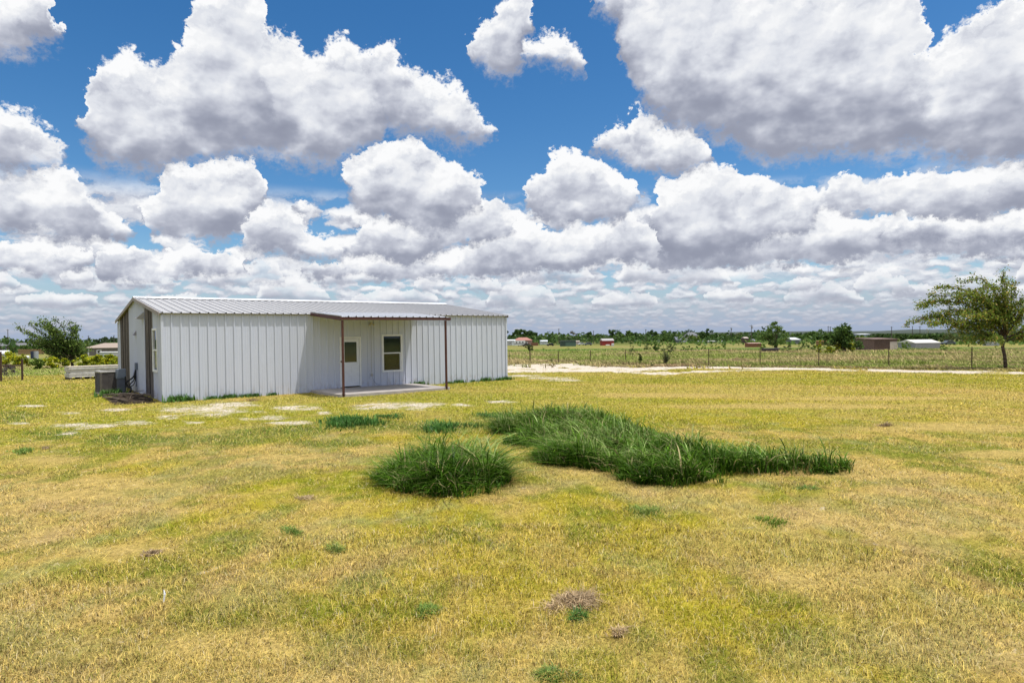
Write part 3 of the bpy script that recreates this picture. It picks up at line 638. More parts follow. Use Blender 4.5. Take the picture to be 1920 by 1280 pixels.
def patch(name, label, cat, poly, n, h0, w, cols, lean=.6, group=None, wind=None, seg=4, spread=1.0, mound=0.0, seeds=0, edge=.25, soft=False, tufts=0):
    P = np.array(poly); x0, y0 = P.min(0); x1, y1 = P.max(0); pts = []
    while len(pts) < n:
        q = rng.uniform([x0, y0], [x1, y1], (n*2, 2)); sd = poly_sd(P, q[:, 0], q[:, 1])
        q = q[(sd > 0) | (rng.random(len(q)) < np.exp(-np.abs(sd)/.05)*.35)]
        # tussocks
        keep = rng.random(len(q)) < .25+1.1*sstep(fbm(q[:, 0], q[:, 1], .28, 301, 2), .3, .62); pts += list(q[keep])
    if soft:
        c_ = P.mean(0); r_ = (P.max(0)-P.min(0))*.30; aa = rng.normal(0, 1, (n, 2))*(.55+.9*rng.random((n, 1))); cm = rng.normal(0, .55, (9, 2)); aa = aa*.42+cm[rng.integers(0, 9, n)]; pts = list(c_+aa*r_)
    tdir = None
    if tufts:
        tc = np.array(pts[:tufts]); ti = rng.integers(0, tufts, n); ta = rng.uniform(0, 2*math.pi, n); tr = np.abs(rng.normal(0, .055, n)); th_ = rng.uniform(.62, 1.22, tufts)[ti]
        un = rng.random(n) < .45; base_q = np.array(pts[:n]); th_[un] = rng.uniform(.5, .95, un.sum())
        pts = list(np.where(un[:, None], base_q, tc[ti]+np.stack([np.cos(ta), np.sin(ta)], 1)*tr[:, None])); tdir = ta+rng.normal(0, .5, n)
    q = np.array(pts[:n]); sd = np.clip(poly_sd(P, q[:, 0], q[:, 1]), 0, 9)
    cx, cy = P.mean(0)
    hm = (.45+.55*sstep(sd, 0, edge)) if not soft else .45+.55*sstep(rng.random(n), 0, 1)
    hm = hm*(1+mound*sstep(sd, 0, .8))*(.6+.8*fbm(q[:, 0], q[:, 1], .7, 55, 3))
    h = h0*hm*(.4+.7*rng.random(n)+.4*(rng.random(n) > .93))
    if tufts: h = h*th_
    # outward lean near the rim, wind lean everywhere
    e = .05; gx = poly_sd(P, q[:, 0]+e, q[:, 1])-poly_sd(P, q[:, 0]-e, q[:, 1]); gy = poly_sd(P, q[:, 0], q[:, 1]+e)-poly_sd(P, q[:, 0], q[:, 1]-e)
    out = np.arctan2(-gy, -gx); rim = np.exp(-sd/.35)*spread
    vx = np.cos(out)*rim+rng.normal(0, .55, n); vy = np.sin(out)*rim+rng.normal(0, .55, n)
    if tufts: vx = vx*.55+np.cos(tdir)*.75; vy = vy*.55+np.sin(tdir)*.75
    if wind: vx += wind[0]; vy += wind[1]
    az = np.arctan2(vy, vx); ln = h*lean*np.clip(np.hypot(vx, vy), .1, 1.6)*(.5+rng.random(n)*.8)
    k = fbm(q[:, 0], q[:, 1], .8, 77, 3); ca = np.array(cols)
    idx = np.clip((k*1.2-.1+rng.normal(0, .22, n))*len(cols), 0, len(cols)-1).astype(int); c = ca[idx]*(.55+.9*rng.random((n, 1)))
    if tufts: dd = rng.random(n) < .045; c[dd] = np.array([.46, .38, .18])*rng.uniform(.6, 1.1, (int(dd.sum()), 1))
    h = h*(1-.25*np.clip(ln/np.maximum(h, .01), 0, 1))
    F3 = np.stack([q[:, 0]-cx, q[:, 1]-cy, terr(q[:, 0], q[:, 1])-terr(cx, cy)-.02], 1)
    V, F, C = blades(F3, h, w*(.5+1.1*rng.random(n)**2), ln, az, c, seg, 1.12, .95, .9)
    if seeds:
        j = rng.choice(n, seeds, False); V2, F2, C2 = blades(F3[j], h[j]*1.12+.08, np.full(seeds, w*.55), ln[j]*.8, az[j], np.tile([.34, .33, .14], (seeds, 1))*rng.uniform(.7, 1.2, (seeds, 1)), 4, 1.25, .6, .9)
        F = np.concatenate([F, F2+len(V)]); V = np.concatenate([V, V2]); C = np.concatenate([C, C2])
    me = raw_mesh(name, V, F, C); o = link(name, me, M['tallgrass']); o.location = (cx, cy, float(terr(cx, cy)))
    _props(o, label, cat, group); return o
def oval(px, py, rx, ry, n=14, jag=.18):
    out = []
    for k in range(n):
        a = 2*math.pi*k/n; r = 1+rng.uniform(-jag, jag); out.append(tuple(gp(px+rx*math.cos(a)*r, py+ry*math.sin(a)*r)[:2]))
    return out
def grass_clumps():
    DG = [(.026, .068, .004), (.045, .108, .007), (.07, .155, .010), (.11, .205, .018), (.09, .16, .03), (.27, .35, .11)]
    patch('tall_grass', 'rounded dark green clump of knee high grass nearest to the camera, left of the long patch', 'grass clump', TALLP['left'], 7000, .47, .017, DG, 1.45, spread=1.0, mound=.18, seeds=160, edge=.3, tufts=110)
    patch('tall_grass', 'long sprawling dark green patch of tall grass running from the lawn middle to the right', 'grass clump', TALLP['right'], 27000, .41, .019, DG, 1.15, wind=(-.45, .1), spread=.5, mound=.1, seeds=600, tufts=650)
    LG = [(.04, .11, .022), (.06, .15, .028), (.09, .19, .04)]
    GG = [(.13, .21, .04), (.17, .25, .05), (.22, .28, .07)]
    YG = [(.14, .22, .03), (.19, .27, .03), (.10, .18, .03)]
    for px, py, rx, ry, n, h, cols, lab in (
        (655, 792, 50, 10, 3200, .30, LG, 'low dark green weed mat in the lawn straight below the patio'),
        (735, 780, 34, 5, 900, .10, LG, 'thin green weed mat just right of the darker one below the patio'),
        (838, 800, 44, 9, 2200, .22, LG, 'low dark green weed mat between the patio and the nearest grass clump'),
        (1000, 826, 42, 12, 2600, .25, LG, 'leafy dark weed mat at the left edge of the long grass patch'),
        (925, 780, 26, 6, 900, .16, LG, 'small dark weed mat at the far left tip of the long grass patch'),
        (1512, 915, 22, 8, 700, .08, GG, 'grey green grass tuft on dry lawn below the right end of the long grass patch'),
        (1215, 956, 36, 11, 1400, .08, GG, 'green weed tuft in dry lawn just below the long grass patch'),
        (1452, 972, 40, 9, 900, .07, YG, 'bright yellow green leafy weeds on the dry lawn at right'),
        (543, 994, 22, 9, 900, .07, GG, 'green tuft left of another tuft in the dry lawn at lower left'),
        (622, 1024, 20, 11, 900, .08, GG, 'round green tuft in dry lawn at lower left, right of a similar one'),
        (796, 1142, 26, 12, 1000, .06, GG, 'green tuft in the lawn near the bottom, left of the brown thatch heap'),
        (1042, 1264, 34, 14, 1300, .06, GG, 'blue green tuft at the very bottom edge of the lawn'),
        (1085, 1152, 18, 10, 600, .08, LG, 'small bright green tuft growing out of the brown thatch heap'),
        (880, 1000, 60, 10, 700, .05, GG, 'sparse greenish grass tuft in the middle of the dry lawn'),
        (40, 845, 22, 6, 500, .08, GG, 'small dark green tuft on the tan bare strip at the left edge')):
        patch('weed_patch', lab, 'weeds', oval(px, py, rx, ry), int(n*.75), h*(.8 if py > 900 else .75), .008 if py > 900 else .022, cols, 1.1, seg=2, spread=.6, soft=True, group='small green weed patches in the lawn')
    TH = [(.50, .38, .22), (.58, .44, .27), (.38, .27, .15), (.26, .18, .10)]
    for px, py, rx, ry, n, h, lab in ((1080, 1125, 50, 16, 2600, .07, 'pinkish brown heap of dead grass thatch near the bottom centre'), (284, 1036, 17, 6, 700, .05, 'small dark clod of dead grass in the left foreground'),
                                     (1158, 1182, 14, 8, 500, .05, 'small brown tuft of dead grass below right of the thatch heap'), (1657, 796, 16, 3, 400, .09, 'small dark clod on the yellow lawn at right'),
                                     (468, 750, 8, 3, 300, .12, 'dark dirt mound in front of the white metal wall'), (575, 931, 22, 5, 400, .04, 'dark scuffed clod of thatch left of the nearest grass clump'),
                                     (85, 838, 7, 3, 200, .06, 'tiny dark clod beside the tan bare strip at far left')):
        patch('thatch_clod', lab, 'dead grass', oval(px, py, rx, ry), n, h, .008, TH if 'heap' in lab else [tuple(v*.75 for v in c) for c in TH], 1.8, seg=2, spread=.4, soft=True, group='clods of dead thatch on the lawn')

# ------------------------------------------------------------------ the steel building
RIB = .3048
def rib_points(u0, u1, phase=.30, extra=()):
    pts = []; k0 = int(math.floor((u0-phase)/RIB))-1; k = k0
    while phase+k*RIB < u1+RIB:
        c = phase+k*RIB
        pts += [(c-.034, 0), (c-.020, .038), (c+.020, .038), (c+.034, 0)]
        for m in (.115, .19): pts += [(c+m-.012, 0), (c+m-.004, .005), (c+m+.004, .005), (c+m+.012, 0)]
        k += 1
    us = [p[0] for p in pts]; ds = [p[1] for p in pts]
    def d(u): return float(np.interp(u, us, ds))
    L = [u0]+[u for u in us if u0+1e-4 < u < u1-1e-4]+[e for e in extra if u0 < e < u1]+[u1]
    return [(u, d(u)) for u in sorted(set(L))]
def rib_panel(mb, u0, u1, z0, zt, place, phase=.30, extra=()):
    pts = rib_points(u0, u1, phase, extra); V = []; F = []
    for u, d in pts: V += [place(u, d, z0), place(u, d, zt(u) if callable(zt) else zt)]
    for i in range(len(pts)-1): F.append((2*i, 2*i+2, 2*i+3, 2*i+1))
    mb.add(V, F)
SL = (RIDGE-EAVE)/(WID/2)
def build_house():
    root = thing('metal_building', 'long white ribbed steel building with low gable roof and weathered wood strips on its end', 'building', (0, 0, 0))
    root.rotation_euler = (0, -.0035, 0)
    fr = lambda u, d, z: (u, -d, z)
    mb = MB()
    for u0, u1, z0, z1 in ((0, 6.64, -.25, EAVE), (6.64, 7.56, 2.20, EAVE), (7.56, 8.58, -.25, EAVE), (8.58, 9.56, -.25, .66), (8.58, 9.56, 2.28, EAVE), (9.56, LEN, -.25, EAVE)):
        rib_panel(mb, u0, u1, z0, z1, fr)
    mb.build('front_wall', M['wall'], root)
    gz = lambda u: EAVE+SL*min(u, WID-u)-.01
    mb = MB()
    lf = lambda u, d, z: (-d, u, z)
    for u0, u1, z0, z1 in ((0, .84, -.25, gz), (.84, 1.78, -.25, 1.03), (.84, 1.78, 2.62, gz), (1.78, 1.84, -.25, gz), (3.50, 8.0, -.25, gz), (10.74, WID, -.25, gz)):
        rib_panel(mb, u0, u1, z0, z1, lf, .15, (WID/2,))
    mb.build('end_wall', M['wall'], root)
    mb = MB(); rib_panel(mb, 0, WID, -.25, gz, lambda u, d, z: (LEN+d, u, z), .15, (WID/2,)); mb.build('end_wall', M['wall'], root)
    mb = MB(); rib_panel(mb, 0, LEN, -.25, EAVE, lambda u, d, z: (u, WID+d, z)); mb.build('back_wall', M['wall'], root)
    # weathered board strips
    for a, b in ((1.84, 3.50), (8.0, 10.74)):
        mb = MB(); u = a
        while u < b-.02:
            w = min(.19+.05*random.Random(int(u*100)).random(), b-u); pr = .012+.022*random.Random(int(u*77)).random()
            V = [(-pr, u+.006, -.2), (-pr, u+w-.006, -.2), (.02, u+w-.006, -.2), (.02, u+.006, -.2)]
            V2 = [(v[0], v[1], gz(v[1])-.02) for v in V]; mb.add(V+V2, [(0, 1, 2, 3), (4, 5, 6, 7), (0, 1, 5, 4), (1, 2, 6, 5), (2, 3, 7, 6), (3, 0, 4, 7)]); u += w
        mb.build('board_strip', M['wood'], root)
        mb = MB(); mb.box(.03, a, -.2, .05, b, gz(a) if a < 5 else gz(b)); mb.build('board_backing', M['soil'], root)
    # roof slopes with ribs running down to the eaves
    def slope(name, sgn, x0, x1):
        mb = MB(); pts = rib_points(x0, x1, .30+.0); V = []; F = []
        for u, d in pts:
            for t in (-.12, WID/2):
                y = t if sgn > 0 else WID-t; V.append((u, y, EAVE+.035+SL*t+d))
        for i in range(len(pts)-1): F.append((2*i, 2*i+2, 2*i+3, 2*i+1))
        mb.add(V, F)
        r = mb.build(name, M['roof'], root)
        mb = MB(); V = []
        mb.prism([(-.12 if sgn > 0 else WID+.12, EAVE+.028+SL*-.12), (WID/2, EAVE+.028+SL*WID/2), (WID/2, EAVE+.02+SL*WID/2), (-.12 if sgn > 0 else WID+.12, EAVE+.02+SL*-.12)], 'x', x0, x1)
        mb.build('roof_underside', M['roof'], r); return r
    rf = slope('roof', 1, -.10, LEN+.06); slope('roof', -1, -.10, LEN+.06)
    mb = MB(); k = 0; mb.box(-.09, -.116, EAVE+.0165, LEN+.05, -.05, EAVE+.0185)
    while .30+k*RIB < LEN:
        c = .30+k*RIB; mb.prism([(c-.028, EAVE+.018), (c-.019, EAVE+.050), (c+.019, EAVE+.050), (c+.028, EAVE+.018)], 'y', -.117, -.04); k += 1
    mb.build('foam_closures', M['closure'], rf)
    mb = MB(); zr = EAVE+.035+SL*WID/2
    mb.prism([(WID/2-.22, zr-.22*SL+.036), (WID/2, zr+.075), (WID/2+.22, zr-.22*SL+.036), (WID/2+.22, zr-.22*SL+.048), (WID/2, zr+.088), (WID/2-.22, zr-.22*SL+.048)], 'x', -.12, LEN+.08)
    mb.build('ridge_cap', M['trim'], rf)
    for y0, y1, z0, z1 in ((-.12, WID/2, EAVE-SL*.12, EAVE+SL*WID/2), (WID/2, WID+.12, EAVE+SL*WID/2, EAVE-SL*.12)):
        for x0, x1 in ((-.135, -.102), (LEN+.062, LEN+.09)):
            mb = MB(); mb.prism([(y0, z0-.07), (y1, z1-.07), (y1, z1+.062), (y0, z0+.062)], 'x', x0, x1); mb.build('rake_trim', M['rust2'], rf)
    mb = MB(); mb.box(-.10, -.10, EAVE-.012, LEN+.05, -.036, EAVE+.004); mb.build('eave_trim', M['rust2'], rf)
    for x0, y0 in ((-.045, -.045), (LEN-.04, -.045), (-.045, WID-.04)):
        mb = MB(); mb.box(x0, y0, -.24, x0+.085, y0+.085, EAVE-.052); mb.build('corner_trim', M['wall'], root)
    # door
    d = MB().box(6.70, -.012, .12, 7.50, .03, 2.13); door = d.build('door', M['door'], root, bevel=.004)
    fr_ = MB(); fr_.box(6.62, -.05, .10, 6.695, .02, 2.14); fr_.box(7.505, -.05, .10, 7.58, .02, 2.14); fr_.box(6.62, -.05, 2.142, 7.58, .02, 2.22); fr_.build('door_frame', M['trim'], root)
    g = MB(); g.box(6.79, -.03, 1.10, 6.83, -.013, 2.04); g.box(7.38, -.03, 1.10, 7.42, -.013, 2.04); g.box(6.83, -.03, 1.10, 7.38, -.013, 1.14); g.box(6.83, -.03, 2.0, 7.38, -.013, 2.04); g.build('glazing_bead', M['door'], door)
    MB().box(6.83, -.019, 1.14, 7.38, -.014, 2.0).build('pane', M['glass'], door)
    for x in (6.80, 7.14):
        for z0, z1 in ((.28, .60), (.68, .98)):
            p = MB(); p.box(x, -.020, z0, x+.26, -.0125, z1); p.build('raised_panel', M['door'], door, bevel=.006)
    MB().tube([(6.75, -.012, 1.02), (6.75, -.06, 1.02)], .022, 8).build('handle', M['galv'], door)
    MB().tube([(6.75, -.012, 1.16), (6.75, -.035, 1.16)], .026, 8).build('deadbolt', M['galv'], door)
    # porch window, two sashes with blinds
    def window(pl, u0, u1, z0, z1, par, bl=True):
        def bx(mb, a, b, c, dd, e, f):
            p = [pl(a, c, e), pl(b, dd, f)]; mb.box(*[min(p[0][i], p[1][i]) for i in range(3)], *[max(p[0][i], p[1][i]) for i in range(3)])
        m = MB(); bx(m, u0-.05, u0+.035, -.02, .055, z0-.05, z1+.05); bx(m, u1-.035, u1+.05, -.02, .055, z0-.05, z1+.05)
        bx(m, u0+.035, u1-.035, -.02, .055, z1-.03, z1+.05); bx(m, u0+.035, u1-.035, -.02, .055, z0-.05, z0+.03)
        w = m.build('window', M['trim'], par); zm = (z0+z1)/2
        m = MB(); bx(m, u0+.036, u1-.036, -.01, .04, zm-.022, zm+.03); bx(m, u1-.085, u1-.036, -.01, .030, z0+.031, zm-.023); m.build('meeting_rail', M['trim'], w)
        for a, b in ((z0+.031, zm-.023), (zm+.031, z1-.031)):
            m = MB(); bx(m, u0+.036, u1-.036, .004, .008, a, b); m.build('pane', M['gl2'] if bl else M['glass'], w)
        if bl:
            m = MB(); z = z0+.06
            while z < z1-.04: bx(m, u0+.04, u1-.04, -.035, -.02, z, z+.012); z += .045
            m.build('blind', M['blindw'], w); 
        m = MB(); bx(m, u0, u1, -.09, -.07, z0, z1); m.build('dark_room', M['closure'], w)
        return w
    window(lambda u, d, z: (u, -d, z), 8.61, 9.53, .69, 2.25, root)
    window(lambda u, d, z: (-d, u, z), .87, 1.75, 1.06, 2.59, root, False)
    # small fittings
    MB().tube([(8.06, -.045, .55), (8.06, -.045, 2.74)], .010, 6).build('conduit', M['galv'], root)
    MB().box(8.01, -.075, .49, 8.11, -.03, .60).build('outlet_box', M['galv'], root, bevel=.006)
    m = MB(); m.tube([(8.06, -.03, 2.78), (8.06, -.10, 2.78)], .05, 10); m.tube([(8.0, -.09, 2.76), (7.96, -.14, 2.70)], [.03, .045], 8); m.tube([(8.12, -.09, 2.76), (8.16, -.14, 2.70)], [.03, .045], 8); m.build('porch_light', paint('ivory', (.62, .56, .42)), root)
    MB().tube([(8.06, -.06, .5), (8.08, -.09, .40), (8.14, -.12, .25), (8.25, -.16, .13), (8.36, -.2, .11)], .006, 5).build('blue_cord', paint('cord', (.05, .12, .22)), root)
    m = MB(); m.box(-.16, 5.66, 2.43, -.005, 5.90, 2.455); m.add([(-.17, 5.64, 2.42), (-.17, 5.92, 2.42), (-.01, 5.92, 2.66), (-.01, 5.64, 2.66), (-.01, 5.64, 2.42), (-.01, 5.92, 2.42)], [(0, 1, 2, 3), (0, 3, 4), (1, 5, 2)]); m.build('dryer_vent', paint('ventgrey', (.30, .28, .30)), root)
    m = MB(); m.add([(-.02, 3.75, 3.05), (-.02, 4.12, 3.05), (-.30, 4.12, 3.08), (-.30, 3.75, 3.08), (-.02, 3.75, 3.34), (-.02, 4.12, 3.34)], [(0, 1, 2, 3), (2, 3, 4, 5), (0, 3, 4), (1, 2, 5)]); m.build('vent_hood', paint('hood', (.36, .34, .31)), root)
    # patio awning
    A0, A1, AY, AZ = 5.39, 10.2, -3.05, 2.93; zw = EAVE+.075
    pts = rib_points(A0, A1, .30-.1); V = []; F = []
    for u, dd in pts: V += [(u, AY-.05, AZ+.035+dd), (u, .02, zw+dd)]
    for i in range(len(pts)-1): F.append((2*i, 2*i+2, 2*i+3, 2*i+1))
    m = MB().add(V, F); aw = m.build('awning', M['awnroof'], root)
    mb = MB(); mb.box(A0, AY-.047, AZ+.0265, A1, AY, AZ+.0305)
    c = .20
    while c < A1:
        if c > A0+.05: mb.prism([(c-.028, AZ+.030), (c-.019, AZ+.064), (c+.019, AZ+.064), (c+.028, AZ+.030)], 'y', AY-.048, AY-.0)
        c += RIB
    mb.build('foam_closures', M['closure'], aw)
    m = MB(); m.box(A0-.02, AY-.04, AZ-.075, A1+.02, AY+.06, AZ+.025); m.build('front_beam', M['red'], aw, bevel=.004)
    for x in (A0-.02, A1-.05):
        m = MB(); m.prism([(AY+.062, AZ-.09), (-.04, zw-.115), (-.04, zw-.005), (AY+.062, AZ+.02)], 'x', x, x+.07); m.build('side_beam', M['red'], aw)
    for k in range(1, 4):
        y = AY*k/4; z = zw+(AZ-zw)*k/4; m = MB(); m.box(A0+.052, y-.03, z-.075, A1-.052, y+.03, z-.004); m.build('purlin', M['red'], aw)
    for x in (5.46, 9.98):
        m = MB(); m.box(x-.037, AY-.02, -.02, x+.037, AY+.05, AZ-.092); po = m.build('post', M['red'], aw, bevel=.004)
        MB().box(x-.07, AY-.05, .095, x+.07, AY+.08, .104).build('base_plate', M['red'], po)
    MB().cbox((5.40, AY+.01, 1.30), (.05, .06, .07)).build('hose_hook', M['rust'], aw)
    # patio slab
    m = MB(); m.box(SLAB[0], SLAB[1], -.2, SLAB[2], -.034, .095); s = m.build('patio_slab', M['conc'], None, bevel=.012); _props(s, kind='structure')

def near_things():
    # outdoor condenser
    P = gp(203, 738); t = thing('air_conditioner', 'taupe louvred air conditioner condenser on the ground beside the building end', 'air conditioner', (P[0]+.12, P[1]+.42, 0), .12)
    w = .45; h = .93
    MB().box(-w, -w, -.02, w, w, .05).build('pad', paint('pad', (.45, .42, .38), .9), t)
    MB().box(-w+.05, -w+.05, .06, w-.05, w-.05, h-.06).build('coil', M['acdark'], t)
    m = MB()
    for sx in (-1, 1):
        for sy in (-1, 1): m.box(sx*(w-.03)-.035, sy*(w-.03)-.035, .05, sx*(w-.03)+.035, sy*(w-.03)+.035, h-.02)
    m.build('corner_posts', M['acgrey'], t)
    m = MB()
    for k in range(17):
        z = .09+k*.047
        for sy in (-1, 1): m.prism([(sy*(w-.045), z+.030), (sy*w, z), (sy*w, z+.008), (sy*(w-.045), z+.038)], 'x', -w+.066, w-.066)
        for sx in (-1, 1): m.prism([(sx*(w-.045), z+.030), (sx*w, z), (sx*w, z+.008), (sx*(w-.045), z+.038)], 'y', -w+.066, w-.066)
    for x in (-.15, .12, .3): m.box(x-.005, -w-.006, .08, x+.005, -w+.002, h-.05)
    m.build('louvres', M['acgrey'], t)
    m = MB(); m.box(-w-.015, -w-.015, h-.05, w+.015, w+.015, h); m.box(-w+.03, -w+.03, h, w-.03, w-.03, h+.02); m.build('top_cover', paint('actop', (.40, .38, .36)), t, bevel=.008)
    m = MB()
    for r in (.1, .18, .26, .34): m.tube([(r*math.cos(a*math.pi/10), r*math.sin(a*math.pi/10), h+.03) for a in range(21)], .006, 5)
    m.build('fan_grille', M['acdark'], t)
    MB().box(w+.002, -w+.02, .08, w+.03, .2, h-.06).build('service_panel', M['boxgrey'], t, bevel=.004)
    # disconnect cabinet
    B = gp(226, 738); t2 = thing('electrical_cabinet', 'blue grey electrical box standing between the condenser and the building end', 'electrical box', (B[0]+.05, B[1]+.25, 0), .1)
    m = MB(); m.box(-.17, -.1, .62, .17, .12, 1.02); m.build('cabinet', M['boxgrey'], t2, bevel=.01)
    m = MB(); m.box(-.14, -.07, -.02, .14, .1, .618); m.build('stand', paint('boxlow', (.09, .10, .13)), t2, bevel=.006)
    MB().box(-.14, -.108, .66, .14, -.101, .98).build('cover', M['boxgrey'], t2)
    # wall box and cables
    t3 = thing('wall_box', 'small grey junction box with a pipe on the building end wall above the cables', 'electrical box', (-.035, 5.62, .95), 0)
    MB().box(-.10, -.07, .0, 0, .07, .30).build('box', M['boxgrey'], t3, bevel=.006); MB().tube([(-.05, 0, .0), (-.05, 0, -.72)], .018, 8).build('pipe', M['boxgrey'], t3)
    W = np.array([-.09, 5.62, .95])
    c1 = np.array([B[0]+.2, B[1]+.15, .7])
    for i, (pts, r, lb) in enumerate((([c1, c1+[.06, 0, -.35], c1+[.22, 0, -.52], W+[-.25, -.1, -.62], W+[-.08, -.05, -.40], W+[0, 0, .05]], .024, 'black cable looping highest from the electrical box to the wall box'),
                          ([c1+[-.02, -.05, -.68], c1+[.2, -.1, -.60], W+[-.40, -.2, -.55], W+[-.12, -.1, -.30], W+[-.02, -.02, .0]], .034, 'thick black insulated pipe rising from the ground to the wall box'),
                          ([c1+[-.05, -.15, -.69], c1+[.35, -.2, -.66], W+[-.35, -.25, -.80], W+[-.1, -.1, -.60], W+[-.0, -.0, -.25]], .020, 'thin black cable lying lowest beneath the wall box'))):
        pp = [np.array(p, float) for p in pts]; q = []
        for k in range(len(pp)-1):
            a, b, c, d = pp[max(k-1, 0)], pp[k], pp[k+1], pp[min(k+2, len(pp)-1)]
            for s in range(6):
                u = s/6; q.append(.5*((2*b)+(-a+c)*u+(2*a-5*b+4*c-d)*u*u+(-a+3*b-3*c+d)*u**3))
        q.append(pp[-1]); o0 = q[0].copy(); o = MB().tube([p-o0 for p in q], r, 7).build('cable', M['black'], smooth=True); o.location = o0
        _props(o, lb, 'cable', 'cables beside the condenser')
    # brush pile on dark soil at the foot of the end wall
    rs = np.random.default_rng(5); t4 = thing('brush_pile', 'pile of dead sticks and dark soil at the foot of the weathered end wall', 'brush pile', (-.75, 2.2, 0), 0)
    V = []; F = []; n = 14
    for i in range(n+1):
        for j in range(n+1):
            u = i/n*2-1; v = j/n*2-1; r = min(1, math.hypot(u, v)); V.append((u*.72, v*2.2, (.16*(1-r*r))*(.5+float(fbm(np.array([u*3]), np.array([v*9.]), 1, 4)[0]))-.02))
    for i in range(n):
        for j in range(n): a = i*(n+1)+j; F.append((a, a+1, a+n+2, a+n+1))
    MB().add(V, F).build('soil_heap', M['soil'], t4, smooth=True)
    for k in range(26):
        a = rs.normal(1.35, .6); L = rs.uniform(.3, 1.3); c = np.array([rs.uniform(-.6, .45), rs.uniform(-2.1, 1.8), rs.uniform(.05, .24)]); d = np.array([math.cos(a), math.sin(a), rs.uniform(-.12, .16)])*L/2
        MB().tube([c-d, c+rs.normal(0, .03, 3), c+d], [.006, .012, .009], 5).build('stick', M['wood2'], t4)
    for p in ([(-.66, 1.9, .06), (-.3, .6, .17), (-.15, -.9, .26), (.45, -1.6, .22)], [(-.75, 1.2, .04), (-.55, -.2, .08), (-.35, -1.9, .10)]):
        MB().tube(p, .03, 6).build('branch', M['wood2'], t4)
    # weeds at the wall foot
    rr = np.random.default_rng(9); first = None; k = 0
    spots = [(338, 751, 1.5), (356, 750, .8), (398, 744, .8), (420, 741, .7), (433, 740, 1.), (462, 737, .8), (478, 736, .8), (512, 734, .7), (788, 719.5, 1.2), (842, 716, .7), (862, 715, 1.0), (888, 713.5, .7), (913, 712.5, 1.2), (938, 711, .9), (952, 709.5, 1.1)]
    for px, py, s in spots:
        P = gp(px, py, 0.0); y = -.13; 
        if first is None:
            mbv = blades(np.concatenate([rr.normal(0, .10, (160, 2))*[1.6, .55], np.zeros((160, 1))], 1), rr.uniform(.05, .22, 160), np.full(160, .035), rr.uniform(.02, .12, 160), rr.uniform(0, 6.28, 160), np.tile([.07, .15, .03], (160, 1))*rr.uniform(.6, 1.4, (160, 1)), 2)
            first = link('wall_weed', raw_mesh('wall_weed', *mbv), M['tallgrass']); o = first
            _props(o, 'small green weed sprouting at the foot of the white ribbed front wall', 'weeds', 'weeds along the foot of the front wall')
        else: o = first.copy(); COL.objects.link(o)
        d = ray(px, 740); tt = (y-CAM[1])/d[1]; o.location = (CAM[0]+d[0]*tt, y, -.03); o.scale = (s, s, s); o.rotation_euler = (0, 0, rr.uniform(-.4, .4))
    P = gp(211, 741); o = first.copy(); COL.objects.link(o); o.location = (P[0], P[1]-.1, -.03); o.scale = (1.6, 1.6, 1.6); o['label'] = 'bright green weed in front of the air conditioner condenser'; del o['group']
    # little white stake
    P = gp(306, 1125); m = MB(); m.tube([(0, 0, -.03), (.012, .0, .05), (.008, .01, .085)], [.006, .009, .004], 6); o = m.build('white_scrap', paint('scrap', (.8, .8, .8))); o.location = P; _props(o, 'tiny white upright scrap in the dry grass at lower left', 'litter')

# ------------------------------------------------------------------ trees and bushes
LG_ = dict(dark=[(.035, .07, .018), (.055, .10, .022), (.08, .13, .03)], mid=[(.06, .115, .022), (.09, .155, .028), (.13, .20, .04)], light=[(.10, .17, .03), (.15, .22, .035), (.19, .25, .05)],
           olive=[(.09, .12, .04), (.125, .155, .05), (.17, .18, .06)], yellow=[(.14, .21, .02), (.26, .30, .02), (.42, .42, .02), (.66, .58, .02)], brown=[(.09, .08, .045), (.13, .11, .07), (.17, .145, .08)],
           far=[(.04, .07, .03), (.06, .09, .035), (.08, .11, .045)])
def leaf_mesh(name, C, size, cols, rs, flat=.5):
    """C (n,3) leaf centres -> little crossed quads"""
    n = len(C); a = rs.normal(0, 1, (n, 3)); a /= np.linalg.norm(a, axis=1)[:, None]; b = np.cross(a, rs.normal(0, 1, (n, 3))); b /= np.linalg.norm(b, axis=1)[:, None]
    s = size*(.6+.8*rs.random((n, 1)))
    V = np.stack([C-a*s*.5, C+b*s*.32, C+a*s*.5, C-b*s*.32], 1).reshape(-1, 3); F = np.arange(n*4).reshape(-1, 4)
    ca = np.array(cols); k = np.clip(rs.normal(.45, .28, n)*len(cols), 0, len(cols)-1).astype(int); c = ca[k]*(.7+.6*rs.random((n, 1)))
    return raw_mesh(name, V, F, np.repeat(c, 4, 0), 4)
def crown_points(rs, n, hw, z0, z1, nc, lop=0.0, dense=.5):
    """leaf positions: many small clumps scattered near the rim and inside of an uneven ellipsoid"""
    cc = []; h = (z1-z0)/2; zc = (z0+z1)/2
    while len(cc) < nc:
        p = rs.uniform(-1, 1, 3); r = np.linalg.norm(p)
        if r > 1 or r < .25: continue
        wob = .78+.34*math.sin(3*math.atan2(p[1], p[0])+lop*5)+.18*rs.random()
        cc.append(np.array([p[0]*hw*wob+lop*p[2]*hw, p[1]*hw*wob, zc+p[2]*h*(.95+.12*rs.random()) - (.12*h if abs(p[0]) > .7 else 0)]))
    cc = np.array(cc); cr = rs.uniform(.14, .34, nc)*min(hw, h*1.3)*(1.0 if nc > 14 else 1.3)
    i = rs.integers(0, nc, n); d = rs.normal(0, 1, (n, 3)); d /= np.linalg.norm(d, axis=1)[:, None]
    P = cc[i]+d*(cr[i]*rs.random(n)**.45)[:, None]*[1, 1, .75]
    P[:, 2] = np.maximum(P[:, 2], z0*.6)
    return P, cc
